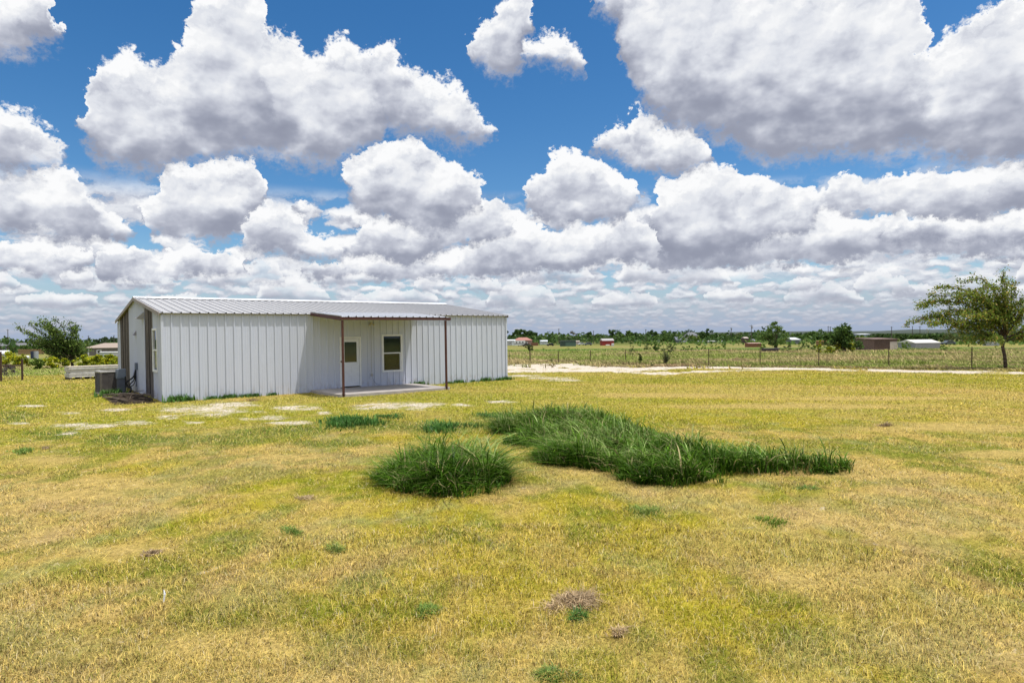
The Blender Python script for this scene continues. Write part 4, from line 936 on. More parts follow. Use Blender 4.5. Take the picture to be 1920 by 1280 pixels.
def tree(name, label, P, hw, ht, z0, cols, seed, nleaf=900, nc=22, size=None, trunk=True, lop=0.0, group=None, cat='tree', stems=1):
    rs = np.random.default_rng(seed); t = thing(name, label, cat, tuple(P), 0, group)
    L, cc = crown_points(rs, nleaf, hw, z0, ht, nc, lop); size = size or max(.07, hw*.13)
    link('crown', leaf_mesh('crown', L, size, cols, rs), M['leaf'], t)
    if trunk:
        m = MB(); r = max(.03, ht*.028)
        for s in range(stems):
            ox = (s-(stems-1)/2)*hw*.25; top = (ox*.5+lop*hw*.2, 0, ht*.62); m.tube([(ox*.6, 0, -.15), (ox, 0, z0*.6+.1), top], [r*1.2, r, r*.35], 6)
        for k in range(min(7, nc)):
            c = cc[k]; m.tube([(0, 0, z0*.6+.1+.1*k*ht*.05), (c[0]*.5, c[1]*.5, (z0+c[2])*.5), c], [r*.5, r*.3, r*.12], 5)
        m.build('trunk', M['bark'], t)
    return t
def limbed(name, label, P, limbs, trunk_pts, cols, seed, twig, leaf, dup=3, per=.16, r0=.16, nl=9, droop=-.1, spread=1.2):
    """a tree grown along limbs read off the photo in its own vertical plane, spread in depth"""
    rs = np.random.default_rng(seed); t = thing(name, label, 'tree', tuple(P)); s = mpp(P); rt = np.array([_cy, -_sy, 0]); fw = np.array([_sy, _cy, 0])
    d0 = ray(*trunk_pts[0]); 
    def loc(px, py, dep): return rt*((px-trunk_pts[0][0])*s)+np.array([0, 0, 1.0])*((trunk_pts[0][1]-py)*s)+fw*dep
    m = MB(); tp = [loc(px, py, 0) for px, py in trunk_pts]; tp[0][2] -= .2; m.tube(tp, [r0*1.25]+[r0]*(len(tp)-2)+[r0*.75], 9)
    C = []
    for li, L in enumerate(limbs):
        for q in range(dup):
            dep = rs.normal(0, spread) if q else rs.normal(0, .25); sc = 1.0 if q == 0 else rs.uniform(.72, 1.0)
            pts = [np.array(loc(L[0][0], L[0][1], 0))]
            for k, (px, py) in enumerate(L[1:], 1):
                u = k/(len(L)-1); b = loc(L[0][0]+(px-L[0][0])*sc, L[0][1]+(py-L[0][1])*sc, dep*u); pts.append(b+rs.normal(0, .07, 3)*u*(2.0 if q else 1))
            rr = [r0*(.42 if q == 0 else .2)*(1-k/len(pts))**1.1+.006 for k in range(len(pts))]
            m.tube(pts, rr, 5)
            seg = [np.linalg.norm(pts[k+1]-pts[k]) for k in range(len(pts)-1)]; tot = sum(seg); nt_ = int(tot/per)
            for j in range(nt_):
                u = (.22+.80*(j+rs.random())/nt_)*tot; k = 0
                while k < len(seg)-1 and u > seg[k]: u -= seg[k]; k += 1
                a = pts[k]+(pts[k+1]-pts[k])*min(1, u/seg[k]); d = (pts[k+1]-pts[k])/seg[k]
                td = d*1.0+rs.normal(0, .55, 3)+np.array([0, 0, droop]); td /= np.linalg.norm(td); tl = twig*rs.uniform(.4, 1.15)
                e = a+td*tl+np.array([0, 0, -.12*tl]); m.tube([a, e], [.008, .004], 3, False)
                v = rs.random(nl); C.append(a+(e-a)*v[:, None]+rs.normal(0, leaf*.75, (nl, 3)))
    m.build('trunk', M['bark'], t, smooth=True)
    link('crown', leaf_mesh('crown', np.concatenate(C), leaf, cols, rs), M['leaf'], t); return t

def windswept_trees():
    P = gp(1886, 690)
    limbs = [[(1880, 640), (1850, 612), (1800, 600), (1752, 594), (1707, 597)], [(1880, 635), (1855, 592), (1812, 568), (1768, 563), (1733, 570)], [(1882, 630), (1864, 582), (1830, 549), (1790, 538), (1756, 537)],
             [(1884, 630), (1879, 572), (1862, 540), (1838, 522), (1808, 526)], [(1886, 625), (1885, 572), (1874, 540), (1870, 515)], [(1886, 625), (1895, 580), (1902, 550), (1906, 530)],
             [(1886, 630), (1905, 598), (1925, 570), (1938, 545)], [(1884, 635), (1862, 627), (1838, 624), (1805, 612), (1780, 612)], [(1886, 635), (1908, 625), (1935, 612), (1960, 600)],
             [(1884, 630), (1868, 602), (1832, 583), (1785, 580), (1752, 588)], [(1886, 630), (1880, 600), (1858, 590), (1830, 592)], [(1886, 628), (1898, 600), (1902, 580), (1915, 560)],
             [(1884, 632), (1872, 618), (1850, 606), (1825, 602)], [(1886, 640), (1900, 635), (1925, 632), (1955, 626)], [(1884, 640), (1866, 636), (1848, 634), (1832, 632)], [(1885, 625), (1880, 595), (1872, 570), (1862, 556)],
             [(1886, 632), (1890, 612), (1884, 596), (1876, 585)], [(1884, 630), (1866, 590), (1846, 568), (1818, 556), (1792, 557)]]
    t = limbed('windswept_tree', 'windswept broad tree with bare lower trunk standing past the driveway at the right edge', P, limbs, [(1886, 690), (1884, 668), (1880, 650), (1884, 628)],
           [(.09, .15, .02), (.15, .22, .03), (.22, .28, .04), (.30, .31, .05), (.38, .27, .06)], 21, .50, .11, 3, .12, .085, 15, -.05, .8)
    P = gp(137, 688)
    limbs = [[(135, 672), (118, 645), (100, 622), (75, 601)], [(136, 670), (122, 640), (106, 615), (88, 599)], [(136, 670), (126, 635), (118, 612), (104, 598)], [(134, 672), (110, 650), (82, 625), (58, 610)],
             [(134, 674), (105, 655), (80, 638), (57, 622)], [(134, 676), (105, 662), (78, 648), (58, 632)], [(136, 670), (134, 640), (136, 618), (131, 604)], [(137, 670), (142, 645), (143, 628), (140, 612)],
             [(138, 674), (148, 655), (155, 645), (161, 638)], [(134, 678), (112, 672), (92, 664), (76, 652)], [(138, 676), (150, 668), (157, 660), (162, 655)], [(136, 672), (125, 650), (115, 640), (100, 638)],
             [(136, 674), (126, 660), (112, 655), (95, 652)], [(136, 674), (140, 660), (146, 650), (150, 640)]]
    limbed('windswept_tree', 'windswept dark tree among yellow flowers left of the white building', P, limbs, [(137, 688), (135, 680), (137, 672)],
           [(.05, .09, .018), (.08, .135, .024), (.13, .19, .035), (.18, .24, .05)], 33, .48, .15, 3, .16, .10, 12, -.02, .9)

TREES = [ # px, top, base, halfwidth px, palette, label
 (966, 618, 650, 20, 'dark', 'rounded dark tree closest to the right end of the white building'), (993, 619, 650, 17, 'dark', 'dark bushy tree directly behind the pink roofed house'),
 (1012, 628, 647, 9, 'dark', 'low dark tree between the pink roofed house and the small white shed'), (1036, 624, 649, 18, 'mid', 'round green tree rising behind the small white shed'), (1034, 636, 650, 8, 'dark', 'low dark bush between the small white shed and the green container'),
 (1058, 626, 646, 12, 'mid', 'green tree behind the dark green container'), (1074, 622, 642, 8, 'brown', 'bare greyish dead tree behind the right end of the green container'),
 (1105, 623, 647, 13, 'dark', 'dark round tree behind the parked silver car'), (1131, 624, 645, 9, 'mid', 'tree just left behind the small red shed'), (1151, 617, 648, 13, 'dark', 'tall dark tree right behind the small red shed'),
 (1178, 621, 646, 15, 'mid', 'broad green tree right of the one behind the red shed'), (1196, 622, 646, 14, 'dark', 'dark tree right of the broad green one, near the slender cypress'),
 (1228, 619, 645, 13, 'dark', 'dark rounded tree left of the grey roofed house, behind a utility pole'), (1250, 619, 648, 15, 'mid', 'dark green tree of a pair left of the grey roofed house'), (1262, 626, 654, 14, 'mid', 'leafy green tree closest to the left side of the grey roofed house'),
 (1282, 624, 641, 9, 'mid', 'green tree behind the lower grey roof'), (1292, 618, 632, 7, 'dark', 'small dark treetop above the grey house roof'), (1297, 628, 642, 12, 'light', 'light green tree in front of the grey house'),
 (1322, 617, 641, 14, 'dark', 'dark standout round tree right of the grey roofed house'), (1356, 623, 641, 13, 'mid', 'green tree behind the long white trailer'), (1373, 625, 641, 8, 'dark', 'dark tree between two utility poles right of the white trailer'),
 (1386, 624, 642, 9, 'olive', 'olive tree left of the thick utility pole with a transformer'), (1387, 631, 651, 9, 'light', 'pale conical tree left of the white tarped trailer'), (1424, 625, 648, 13, 'mid', 'green tree right of the thick utility pole'),
 (1497, 623, 640, 11, 'dark', 'low dark tree right of the airy midfield tree'), (1521, 622, 646, 16, 'mid', 'green tree behind the orange brown wall'), (1546, 617, 643, 12, 'mid', 'bushy tree just left of the large tree near the brown panel shed'),
 (1613, 628, 645, 12, 'light', 'light green bush between the large tree and the brown panel shed'), (1646, 626, 640, 12, 'dark', 'dark hedge tree behind the left of the brown panel shed'), (1666, 626, 640, 10, 'dark', 'dark hedge tree behind the middle of the brown panel shed'),
 (1693, 625, 641, 13, 'dark', 'dark hedge tree right behind the brown panel shed'), (1718, 626, 641, 15, 'mid', 'green hedge tree behind the long white shed'), (1748, 626, 641, 15, 'dark', 'dark hedge tree behind the middle of the long white shed'),
 (1779, 626, 644, 14, 'olive', 'olive hedge tree right of the long white shed'), (1805, 628, 655, 10, 'olive', 'yellowish bush left below the crown of the windswept tree at right'), (1824, 630, 658, 12, 'light', 'light green bush half hidden by the crown of the right windswept tree'),
 (1870, 630, 646, 16, 'brown', 'brownish hedge behind the trunk of the right windswept tree'), (1908, 630, 646, 16, 'dark', 'dark hedge at the far right edge behind the windswept tree'),
 (14, 635, 656, 18, 'far', 'distant dark tree at the far left edge behind the brown house'), (40, 640, 657, 14, 'far', 'distant low tree between the brown house and the left windswept tree'), (54, 641, 662, 12, 'mid', 'green bush beside the white windowed end of the brown house'),
 (168, 635, 652, 12, 'far', 'distant dark tree just right of the left windswept tree'), (192, 633, 652, 13, 'far', 'distant dark tree behind the tan roofed house'), (210, 632, 652, 12, 'far', 'distant dark tree closest to the left end of the white building'), (228, 633, 652, 12, 'far', 'distant dark tree half hidden by the white building end'),
]
BUSHES = [ (1183, 641, 667, 8, 'olive', 'upright olive shrub past the fence left of the slender cypress'), (1230, 640, 659, 14, 'mid', 'wide green bush between the slender cypress and the grey roofed house'), (1214, 640, 658, 9, 'dark', 'dark bush just right of the slender cypress'),
 (1255, 645, 661, 13, 'olive', 'olive bush behind the spindly dark shrub'), (1476, 646, 659, 10, 'olive', 'olive bush just right of the airy midfield tree'), (1502, 640, 657, 12, 'mid', 'green bush below the small grey white roofed shed'), (1526, 641, 657, 10, 'dark', 'dark bush left of the yellow flowered weed'),
 (1598, 645, 658, 9, 'light', 'light green bush below the large tree'), (1065, 650, 657, 4, 'dark', 'tiny dark bush in the field below the green container'), (1020, 651, 656, 4, 'dark', 'tiny dark bush in the field below the small white shed'),
 (1430, 644, 655, 10, 'light', 'light green bush in front of the long red brown trailer'), (1345, 646, 657, 30, 'light', 'long low green hedge in the middle of the field below the white trailer'), (1290, 648, 657, 28, 'mid', 'long low green hedge below the grey roofed house'),
 (1180, 677, 682, 5, 'dark', 'tiny dark plant on the driveway edge left of the slender cypress'), (1034, 674, 679, 5, 'olive', 'tiny dry weed on the far edge of the gravel'), (1222, 681, 686, 4, 'dark', 'tiny dark weed in the driveway left of the spindly shrub'),
 (1700, 640, 656, 12, 'light', 'light green bush between the brown panel shed and the long white shed'), (1770, 646, 658, 12, 'light', 'light green bush at the right end of the long white shed')]
YELLOW = [ (18, 657, 690, 22, 'yellow flowered bush by the rusty pipe gate at the left edge'), (42, 664, 690, 13, 'yellow flowered bush just right of the gate bushes'), (72, 670, 692, 12, 'green bush with few flowers between two yellow flowered bushes at left'), (98, 667, 690, 15, 'yellow flowered bush left of the windswept tree trunk'),
 (122, 671, 689, 9, 'small yellow flowered bush just left of the windswept tree trunk'), (160, 666, 689, 16, 'yellow flowered bush just right of the left windswept tree'), (184, 664, 689, 15, 'yellow flowered bush above the stack of pale boards'), (208, 664, 688, 15, 'yellow flowered bush nearest to the building end'), (232, 665, 688, 14, 'yellow flowered bush peeking out behind the building end'),
 (1536, 638, 664, 6, 'tall yellow flowered weed by a fence post below the large tree'), (1556, 650, 663, 8, 'low yellow flowered weed right of the tall one by the fence post'), (1597, 630, 660, 9, 'tall yellow flowered bush in front of the large tree'), (1574, 643, 660, 9, 'low yellow flowered bush in front of the large tree')]
def plants():
    k = 100
    for px, top, base, hw, pal, lab in TREES:
        if px > 900 and 'in front' not in lab: base = min(base, 641)
        P = gp(px, base); s = mpp(P); ht = height_at(P, px, top)-P[2]; k += 1
        airy = False
        tree('tree', lab, P, hw*s*1.38, ht, ht*.03, LG_[pal], k, 2400 if hw > 11 else 1600, 34, max(.2, hw*s*.17), True, random.Random(k).uniform(-.15, .15), 'trees beyond the field')
    # the two nearer field trees
    P = gp(1455, 656); s = mpp(P); tree('tree', 'airy light green tree with separate leafy tips in the middle of the field', P, 25*s, 53*s, 6*s, LG_['mid']+[(.13, .16, .04)], 71, 2600, 34, .22, True, 0.0, 'trees beyond the field', stems=2)
    P = gp(1583, 660); s = mpp(P); tree('tree', 'large dense dark green tree with spiky top left of the brown panel shed', P, 33*s, 53*s, 4*s, LG_['dark']+LG_['mid'], 72, 3600, 44, .24, True, 0.0, 'trees beyond the field', stems=2)
    for px, top, base, hw, pal, lab in BUSHES:
        P = gp(px, base); s = mpp(P); k += 1; ht = (base-top)*s
        tree('bush', lab, P, hw*s, ht, ht*.05, LG_[pal], k, 260 if hw < 6 else 800, 10 if hw < 6 else 18, max(.07, min(hw, 14)*s*.14), False, 0, 'bushes in the field', 'bush')
    for px, top, base, hw, lab in YELLOW:
        P = gp(px, base); s = mpp(P); k += 1; ht = (base-top)*s
        tree('flowering_bush', lab, P, hw*s, ht, ht*.04, LG_['yellow'] if 'few' not in lab else LG_['light'], k, 2600, 26, .12, False, 0, 'yellow flowering bushes', 'bush')
    # slender cypress, spindly shrub, little tree by the fence
    P = gp(1201, 681.5); s = mpp(P); tree('cypress', 'slender dark column shaped cypress by the driveway', P, 4.0*s, 23*s, .05, LG_['dark'], 81, 900, 14, .09, True, 0, None, 'tree')
    P = gp(1248, 681); s = mpp(P); rs = np.random.default_rng(4)
    t = thing('spindly_shrub', 'spindly dark shrub with bare stems by the driveway right of the cypress', 'bush', tuple(P)); m = MB(); C = []
    for q in range(26):
        a = rs.normal(0, .36); b = rs.normal(0, .3); L = rs.uniform(.5, 1.05)*(32 if q < 6 else 24)*s; e = np.array([math.sin(a)*L, math.sin(b)*L*.7, math.cos(a)*L]); m.tube([(0, 0, -.05), e*.5+rs.normal(0, .04, 3), e], [.022, .014, .006], 4)
        u = rs.random((26, 1)); C.append(e*(u**.6)+rs.normal(0, .055, (26, 3)))
    m.build('stems', M['bark'], t); link('crown', leaf_mesh('crown', np.concatenate(C), .065, LG_['dark']+LG_['olive'], rs), M['leaf'], t)
    P = gp(994, 679); s = mpp(P); tree('sapling', 'lollipop sapling on a thin trunk by the fence near the building end', P, 7*s, 33*s, 21*s, LG_['olive'], 83, 700, 14, .10, True, 0, None, 'tree')
    # far woods: one mass along the skyline
    Vs, Fs, Cs = [], [], []; off = 0; rs = np.random.default_rng(12)
    for D0, n, h, cols in ((290, 3800, 2.3, 'mid'), (480, 11000, 8.2, 'dark'), (750, 7500, 8.5, 'dark'), (1400, 5200, 9.5, 'far')):
        px = rs.uniform(-500, 2500, n); D = D0*rs.uniform(.85, 1.25, n); C = []
        keep = ~((px > 1605) & (px < 1960) & (D0 < 700)) if True else None
        if D0 < 300: keep = (px > 1190) & (px < 1960)
        px = px[keep]; D = D[keep]; n = len(px)
        hk = np.where(px > 1600, .5, 1.0)
        for a, d in zip(px, D):
            P = at(a, d); C.append(P)
        C = np.array(C); prof = fbm(px, D*.2, 45, 9, 4); C[:, 2] += rs.random(n)**.7*h*hk*np.clip(prof*2.2-.45, .15, 1.3)
        me = leaf_mesh('w', C, D0/260*1.25, LG_[cols], rs); v = np.empty(len(me.vertices)*3, np.float32); me.vertices.foreach_get('co', v)
        cc = np.empty(len(me.vertices)*4, np.float32); me.attributes['tint'].data.foreach_get('color', cc)
        Vs.append(v.reshape(-1, 3)); Fs.append(np.arange(len(me.vertices)).reshape(-1, 4)+off); Cs.append(cc.reshape(-1, 4)[:, :3]); off += len(me.vertices); bpy.data.meshes.remove(me)
    o = link('distant_woods', raw_mesh('distant_woods', np.concatenate(Vs), np.concatenate(Fs), np.concatenate(Cs), 4), M['leaf']); _props(o, 'low dark belt of far woodland along the skyline behind the houses', 'woods', kind='stuff')

# ------------------------------------------------------------------ fences, poles, things beyond the yard
def fences():
    posts = [(955, 657, 676), (1047, 657, 680), (1107, 657, 680), (1173, 655, 679), (1329, 653, 685), (1425, 652, 685), (1535, 654, 686), (1667, 651, 688), (1822, 650, 690), (2010, 646, 694)]
    root = thing('wire_fence', 'wire fence on thin rusty posts running between the driveway and the field', 'fence', tuple(gp(955, 676))); o0 = np.array(root.location); tops = []; rs = random.Random(3)
    for px, top, base in posts:
        P = gp(px, base); h = min(1.55, (base-top)*mpp(P)); tops.append((P, h)); L = P-o0
        m = MB(); ln = rs.uniform(-.05, .05); m.tube([L+[0, 0, -.1], L+[ln, ln, h]], .027, 5); m.build('post', M['rust'], root)
    for k in range(5):
        f = .16+k*.19; pts = []
        for i, (P, h) in enumerate(tops):
            pts.append(P-o0+[0, 0, h*f])
            if i < len(tops)-1: Q, h2 = tops[i+1]; pts.append((P+Q)/2-o0+[0, 0, (h+h2)/2*f-.02])
        MB().tube(pts, .004, 3).build('wire', M['wire'], root)
    # rusty pipe gate at the left
    P = gp(2, 714); Q = gp(42, 712); t = thing('pipe_gate', 'rusty pipe fence end with one rail and wire mesh at the left edge', 'fence', tuple(P)); V = Q-P; s = mpp(P)
    for A, top in ((np.zeros(3), 55), (V, 40)): MB().tube([A+[0, 0, -.1], A+[0, 0, top*s]], .055, 8).build('post', M['rust'], t)
    MB().tube([[-3*V[0], -3*V[1], 28*s], [0, 0, 28*s], V+[0, 0, 28*s]], .035, 8).build('rail', M['rust'], t)
    m = MB()
    for k in range(26):
        u = -2+3*k/25
        m.tube([V*u+[0, 0, .05], V*u+[0, 0, 27*s]], .005, 3)
    for k in range(7): m.tube([V*-2+[0, 0, .08+k*.13], V+[0, 0, .08+k*.13]], .005, 3)
    m.build('mesh', M['wire'], t)
    rs = np.random.default_rng(8); P2 = gp(14, 709); tree('vine', 'purplish dry vine tangled in the wire mesh beside the rusty pipe gate', P2, .5, .95, .05, [(.12, .09, .11), (.16, .13, .13), (.09, .11, .05)], 91, 900, 16, .09, False, 0, None, 'vine')
def poles():
    L = [(15, 617, 657, 'utility pole at the left edge rising behind the brown house'), (1048, 616, 640, 'thin utility pole behind the green container'), (1113, 620, 640, 'thin utility pole rising between the green container and the red shed'), (1211, 617, 640, 'thin utility pole right of the broad trees near the cypress'),
         (1371, 614, 640, 'plain utility pole left of the thick one with a transformer'), (1409, 609, 645, 'thick utility pole carrying a transformer near the white tarped trailer'), (1553, 611, 640, 'left one of two close utility poles beside the large dark tree'), (1557, 612, 640, 'right one of two close utility poles beside the large dark tree'),
         (1672, 612, 640, 'utility pole rising behind the brown panel shed'), (1711, 611, 636, 'left one of two utility poles above the long white shed'), (1725, 611, 636, 'right one of two utility poles above the long white shed'), (1796, 617, 636, 'faint utility pole seen under the branches of the right windswept tree'), (166, 629, 650, 'thin far pole right of the left windswept tree'), (214, 628, 650, 'thin far pole beside the white building end')]
    for i, (px, top, base, lab) in enumerate(L):
        P = gp(px, base); P = at(px, min(fwd(P), 480)); h = height_at(P, px, top)-P[2]; t = thing('utility_pole', lab, 'utility pole', tuple(P), -YAW+.5*math.sin(i*2.3), 'utility poles along the skyline'); s = mpp(P)
        MB().tube([(0, 0, -.3), (0, 0, h)], [s*.75, s*.5], 6).build('pole', M['pole'], t)
        MB().cbox((0, -.12, h-.5), (min(2.0, h*.18), .12, .14)).build('crossarm', M['pole'], t)
        if 'transformer' in lab: MB().tube([(.45, -.1, h-1.8), (.45, -.1, h-.8)], .30, 9).build('transformer', M['galv'], t)

def house(name, label, cat, px0, px1, top, eave, base, wall, roof, deep=6.0, rot=0.0, hip=False, gable_front=False, wins=(), doors=(), trim=None, group=None, mono=False):
    """a small building: px extents, roof top / eave / base rows of the photo"""
    pc = (px0+px1)/2; P = gp(pc, base); s = mpp(P); W = (px1-px0)*s; h = (base-eave)*s; hr = (base-top)*s
    t = thing(name, label, cat, tuple(P), -YAW+rot, group); w = W/2; e = max(.12, W*.03)
    MB().box(-w, 0, -.4, w, deep, h).build('wall', wall, t)
    m = MB(); 
    if mono: m.prism([(-e, h+.004), (deep+e, hr), (deep+e, hr+.1), (-e, h+.1)], 'x', -w-e, w+e)
    elif hip: m.add([(-w-e, -e, h+.004), (w+e, -e, h+.004), (w+e, deep+e, h+.004), (-w-e, deep+e, h+.004), (-w*.45, deep/2, hr), (w*.45, deep/2, hr)], [(0, 1, 2, 3), (0, 1, 5, 4), (1, 2, 5), (2, 3, 4, 5), (3, 0, 4)])
    elif gable_front: m.prism([(-w-e, h+.004), (w+e, h+.004), (0, hr)], 'y', -e, deep+e)
    else: m.prism([(-e, h+.004), (deep+e, h+.004), (deep/2, hr)], 'x', -w-e, w+e)
    m.build('roof', roof, t)
    for (a, b, c, d) in wins:
        f = MB(); f.box(-w+a*W, -.05, h*c, -w+b*W, -.003, h*d); fo = f.build('window', trim or M['trim'], t); ww = (b-a)*W*.18; hh = (d-c)*h*.16
        MB().box(-w+a*W+ww, -.07, h*c+hh, -w+b*W-ww, -.052, h*d-hh).build('pane', M['glass'], fo)
    for (a, b, c, d) in doors: MB().box(-w+a*W, -.05, h*c, -w+b*W, -.003, h*d).build('door', trim or M['trim'], t)
    return t
def car(label, px, base, length, col, rz=0.0, tall=1.5, group='vehicles parked far off'):
    P = gp(px, base); t = thing('parked_car', label, 'car', tuple(P), -YAW+rz, group); L = length/2; h = tall
    prof = [(-L, .35), (-L, .75), (-L*.92, .9*h/1.5), (-L*.55, .95*h/1.5), (-L*.32, h), (L*.45, h), (L*.78, .98*h/1.5), (L*.98, .85*h/1.5), (L, .4)]
    MB().prism(prof, 'y', -.85, .85).build('body', paint('car%d' % int(sum(col)*1000), col, .3, .03), t, bevel=.05)
    g = [(-L*.50, .98*h/1.5), (-L*.31, h-.07), (L*.43, h-.07), (L*.70, .99*h/1.5)]
    MB().prism(g, 'y', -.87, .87).build('windows', M['glass'], t)
    for x in (-L*.62, L*.62):
        for y in (-.8, .8): MB().tube([(x, y-.1, .33), (x, y+.1, .33)], .33, 12).build('wheel', M['black'], t)
    return t
def trailer(label, cat, px0, px1, top, base, col, name='trailer', deep=2.4, rz=0.0, strip=None, wheels=True, arch=False, win=True):
    pc = (px0+px1)/2; P = gp(pc, base); s = mpp(P); W = (px1-px0)*s; h = (base-top)*s; t = thing(name, label, cat, tuple(P), -YAW+rz); w = W/2; b = min(.5, h*.25) if wheels else -.1
    pr = [(-w, b), (w, b), (w, h*.9), (w*.93, h), (-w*.93, h), (-w, h*.9)] if not arch else [(-w, b), (w, b), (w*.96, h*.55), (w*.7, h*.85), (0, h), (-w*.7, h*.9), (-w*.96, h*.6)]
    MB().prism(pr, 'y', 0, deep).build('body', col, t)
    if strip: MB().box(-w+.05, -.03, h*.42, w-.05, -.004, h*.55).build('stripe', strip, t)
    if win:
        for q in (-.6, 0., .55): MB().box(w*q-.3, -.04, h*.60, w*q+.3, -.006, h*.82).build('window', M['glass'], t)
    if wheels:
        for x in (-w*.2, w*.2): MB().tube([(x, -.02, .3), (x, .2, .3)], .32, 10).build('wheel', M['black'], t)
    return t
def background():
    pt = paint
    tan, gry = pt('tanroof', (.34, .27, .22), .8), pt('greyroof', (.15, .155, .17), .8)
    house('brown_house', 'low brown house with white framed windows at the far left', 'house', -40, 78, 643, 648.5, 661, pt('brownwall', (.13, .095, .07), .9), pt('slateroof', (.16, .16, .17), .8), 9, .0, wins=[(.41, .44, .25, .8), (.61, .64, .2, .85), (.645, .675, .2, .85), (.72, .75, .15, .75), (.30, .33, .3, .8)])
    house('tan_roofed_house', 'tan roofed house with a white porch post between the left windswept tree and the building', 'house', 161, 232, 643, 652, 666, pt('greywall', (.17, .155, .145), .9), tan, 9, .1, hip=True, wins=[(.3, .42, .2, .75)], doors=[(.08, .11, 0, 1.0)])
    house('white_gabled_house', 'house with a white edged gable roof behind the tan roofed one', 'house', 178, 206, 641, 646, 652, pt('palewall', (.5, .48, .45), .9), tan, 8, 0, gable_front=True)
    P = gp(205, 666); s = mpp(P); trailer('white boat on a trailer in front of the tan roofed house', 'boat', 193, 222, 652, 660, pt('whiteboat', (.7, .72, .75), .4), 'boat', 2.2, .1, None, False, True, False)
    house('white_skirted_deck', 'low white skirting wall with a small red bench behind the yellow flowers', 'wall', 188, 232, 659, 660, 668, pt('skirt', (.6, .6, .6), .8), pt('skirt', (.6, .6, .6), .8), .6)
    P = gp(49, 673); s = mpp(P); t = thing('storage_tank', 'white horizontal tank on the ground left of the dark blue barrel at left', 'tank', tuple(P), -YAW+.2); MB().tube([(-5*s, 0, 3.4*s), (-4.4*s, 0, 3.4*s), (4.4*s, 0, 3.4*s), (5*s, 0, 3.4*s)], [1.6*s, 2.9*s, 2.9*s, 1.6*s], 12).build('tank', pt('whitetank', (.7, .7, .7)), t, smooth=True); MB().box(-3*s, -1.5*s, -.2, 3*s, 1.5*s, 1.2*s).build('cradle', M['rust'], t)
    P = gp(63, 672); o = MB().tube([(0, 0, -.1), (0, 0, 1.5)], .5, 12).build('barrel', pt('bluebarrel', (.03, .04, .08))); o.location = P; _props(o, 'dark blue barrel right of the white car at left', 'barrel')
    P = gp(68, 672); o = MB().tube([(0, 0, -.1), (0, 0, 1.5)], .4, 12).build('barrel', pt('greybarrel', (.35, .35, .37))); o.location = P; _props(o, 'grey barrel next to the dark blue barrel at left', 'barrel')
    house('white_canopy', 'white sloping canopy roof cut by the left edge of the picture', 'canopy', -22, 9, 657, 663, 670, pt('canopywall', (.4, .4, .42)), pt('canopyroof', (.75, .75, .77)), 3.0, .25)
    P = gp(50, 664); house('dirt_lot_fence', 'low orange tan board fence in front of the brown house', 'fence', 34, 82, 655, 655.3, 664, pt('orangedirt', (.36, .23, .12), .95), pt('orangedirt', (.36, .23, .12), .95), .1)
    # stack of pale boards left of the condenser
    A = gp(130, 711.5); B = gp(224, 707); d = B-A; L = np.linalg.norm(d[:2])*1.15; t = thing('sheet_stack', 'long stack of weathered white roofing sheets on the grass left of the condenser', 'stack of sheets', tuple(A), math.atan2(d[1], d[0])); rs = random.Random(4)
    for k in range(5): z = .12+k*.115; j = rs.uniform(-.03, .06); MB().box(j, rs.uniform(-.03, .03), z, L+j, 1.2+rs.uniform(-.05, .05), z+.085+.01*(k % 2)).build('sheet_bundle', pt('sheets%d' % (k % 2), (.56, .54, .53) if k % 2 else (.60, .58, .56), .7, .2), t)
    for k in range(6): MB().box(.02+k*L/6, -.05, -.05, .12+k*L/6, 1.22, .118).build('timber', M['wood2'], t)
    MB().box(-.02, .05, .70, L, 1.2, .73).build('top_sheet', pt('sheettop', (.55, .48, .38), .8, .2), t)
    # right of the building, from left to right
    house('pink_brick_house', 'pink hip roofed brick house under dark trees past the building end', 'house', 963, 998, 632.5, 638, 647, pt('pinkbrick', (.42, .24, .2), .9), pt('pinkroof', (.36, .17, .135), .85), 9, 0, hip=True, wins=[(.6, .75, .3, .7)])
    house('white_mobile_home', 'white flat roofed mobile home next to the right end of the building', 'mobile home', 938, 966, 636.5, 638.5, 647.5, pt('offwhite', (.5, .48, .46), .7), pt('palesteel', (.66, .69, .74), .5), 5, .1, wins=[(.3, .4, .3, .7), (.6, .72, .3, .7)], doors=[(.8, .9, 0, .8)])
    trailer('white camper trailer parked in front of the pink roofed house', 'camper', 964.5, 985, 638.5, 649, pt('camperwhite', (.7, .71, .74), .4), 'camper_trailer', 2.4, .05, pt('campstripe', (.12, .12, .15)))
    car('dark pickup parked at the right end of the white camper trailer', 987, 649.5, 4.6, (.03, .03, .035), .1, 1.6)
    house('brown_board_fence', 'short reddish brown fence between the camper and the small white shed', 'fence', 996, 1009, 642, 642.2, 648, pt('rbrown', (.22, .11, .07), .9), pt('rbrown', (.22, .11, .07), .9), .15)
    house('white_shed', 'small white shed half hidden by bushes left of the green container', 'shed', 1013, 1027, 637.5, 639.5, 646, pt('shedw', (.55, .56, .54), .7), pt('palesteel', (.66, .69, .74), .5), 3, .1)
    car('dark car parked just left of the green container', 1032, 648.5, 4.0, (.025, .025, .03), .1)
    house('green_container', 'long dark green container shed in the field', 'container', 1051, 1080, 638, 638.6, 649, pt('dgreen', (.055, .085, .07), .7), pt('dgreen2', (.06, .075, .06), .7), 2.6, .05, doors=[(.32, .99, .05, .72)], trim=pt('lgreen', (.10, .16, .13), .6))
    house('beige_box_shed', 'small beige box at the right end of the green container', 'shed', 1080.5, 1087, 638.5, 639.5, 646, pt('beige', (.5, .42, .38), .8), pt('beige', (.5, .42, .38), .8), 3, 0)
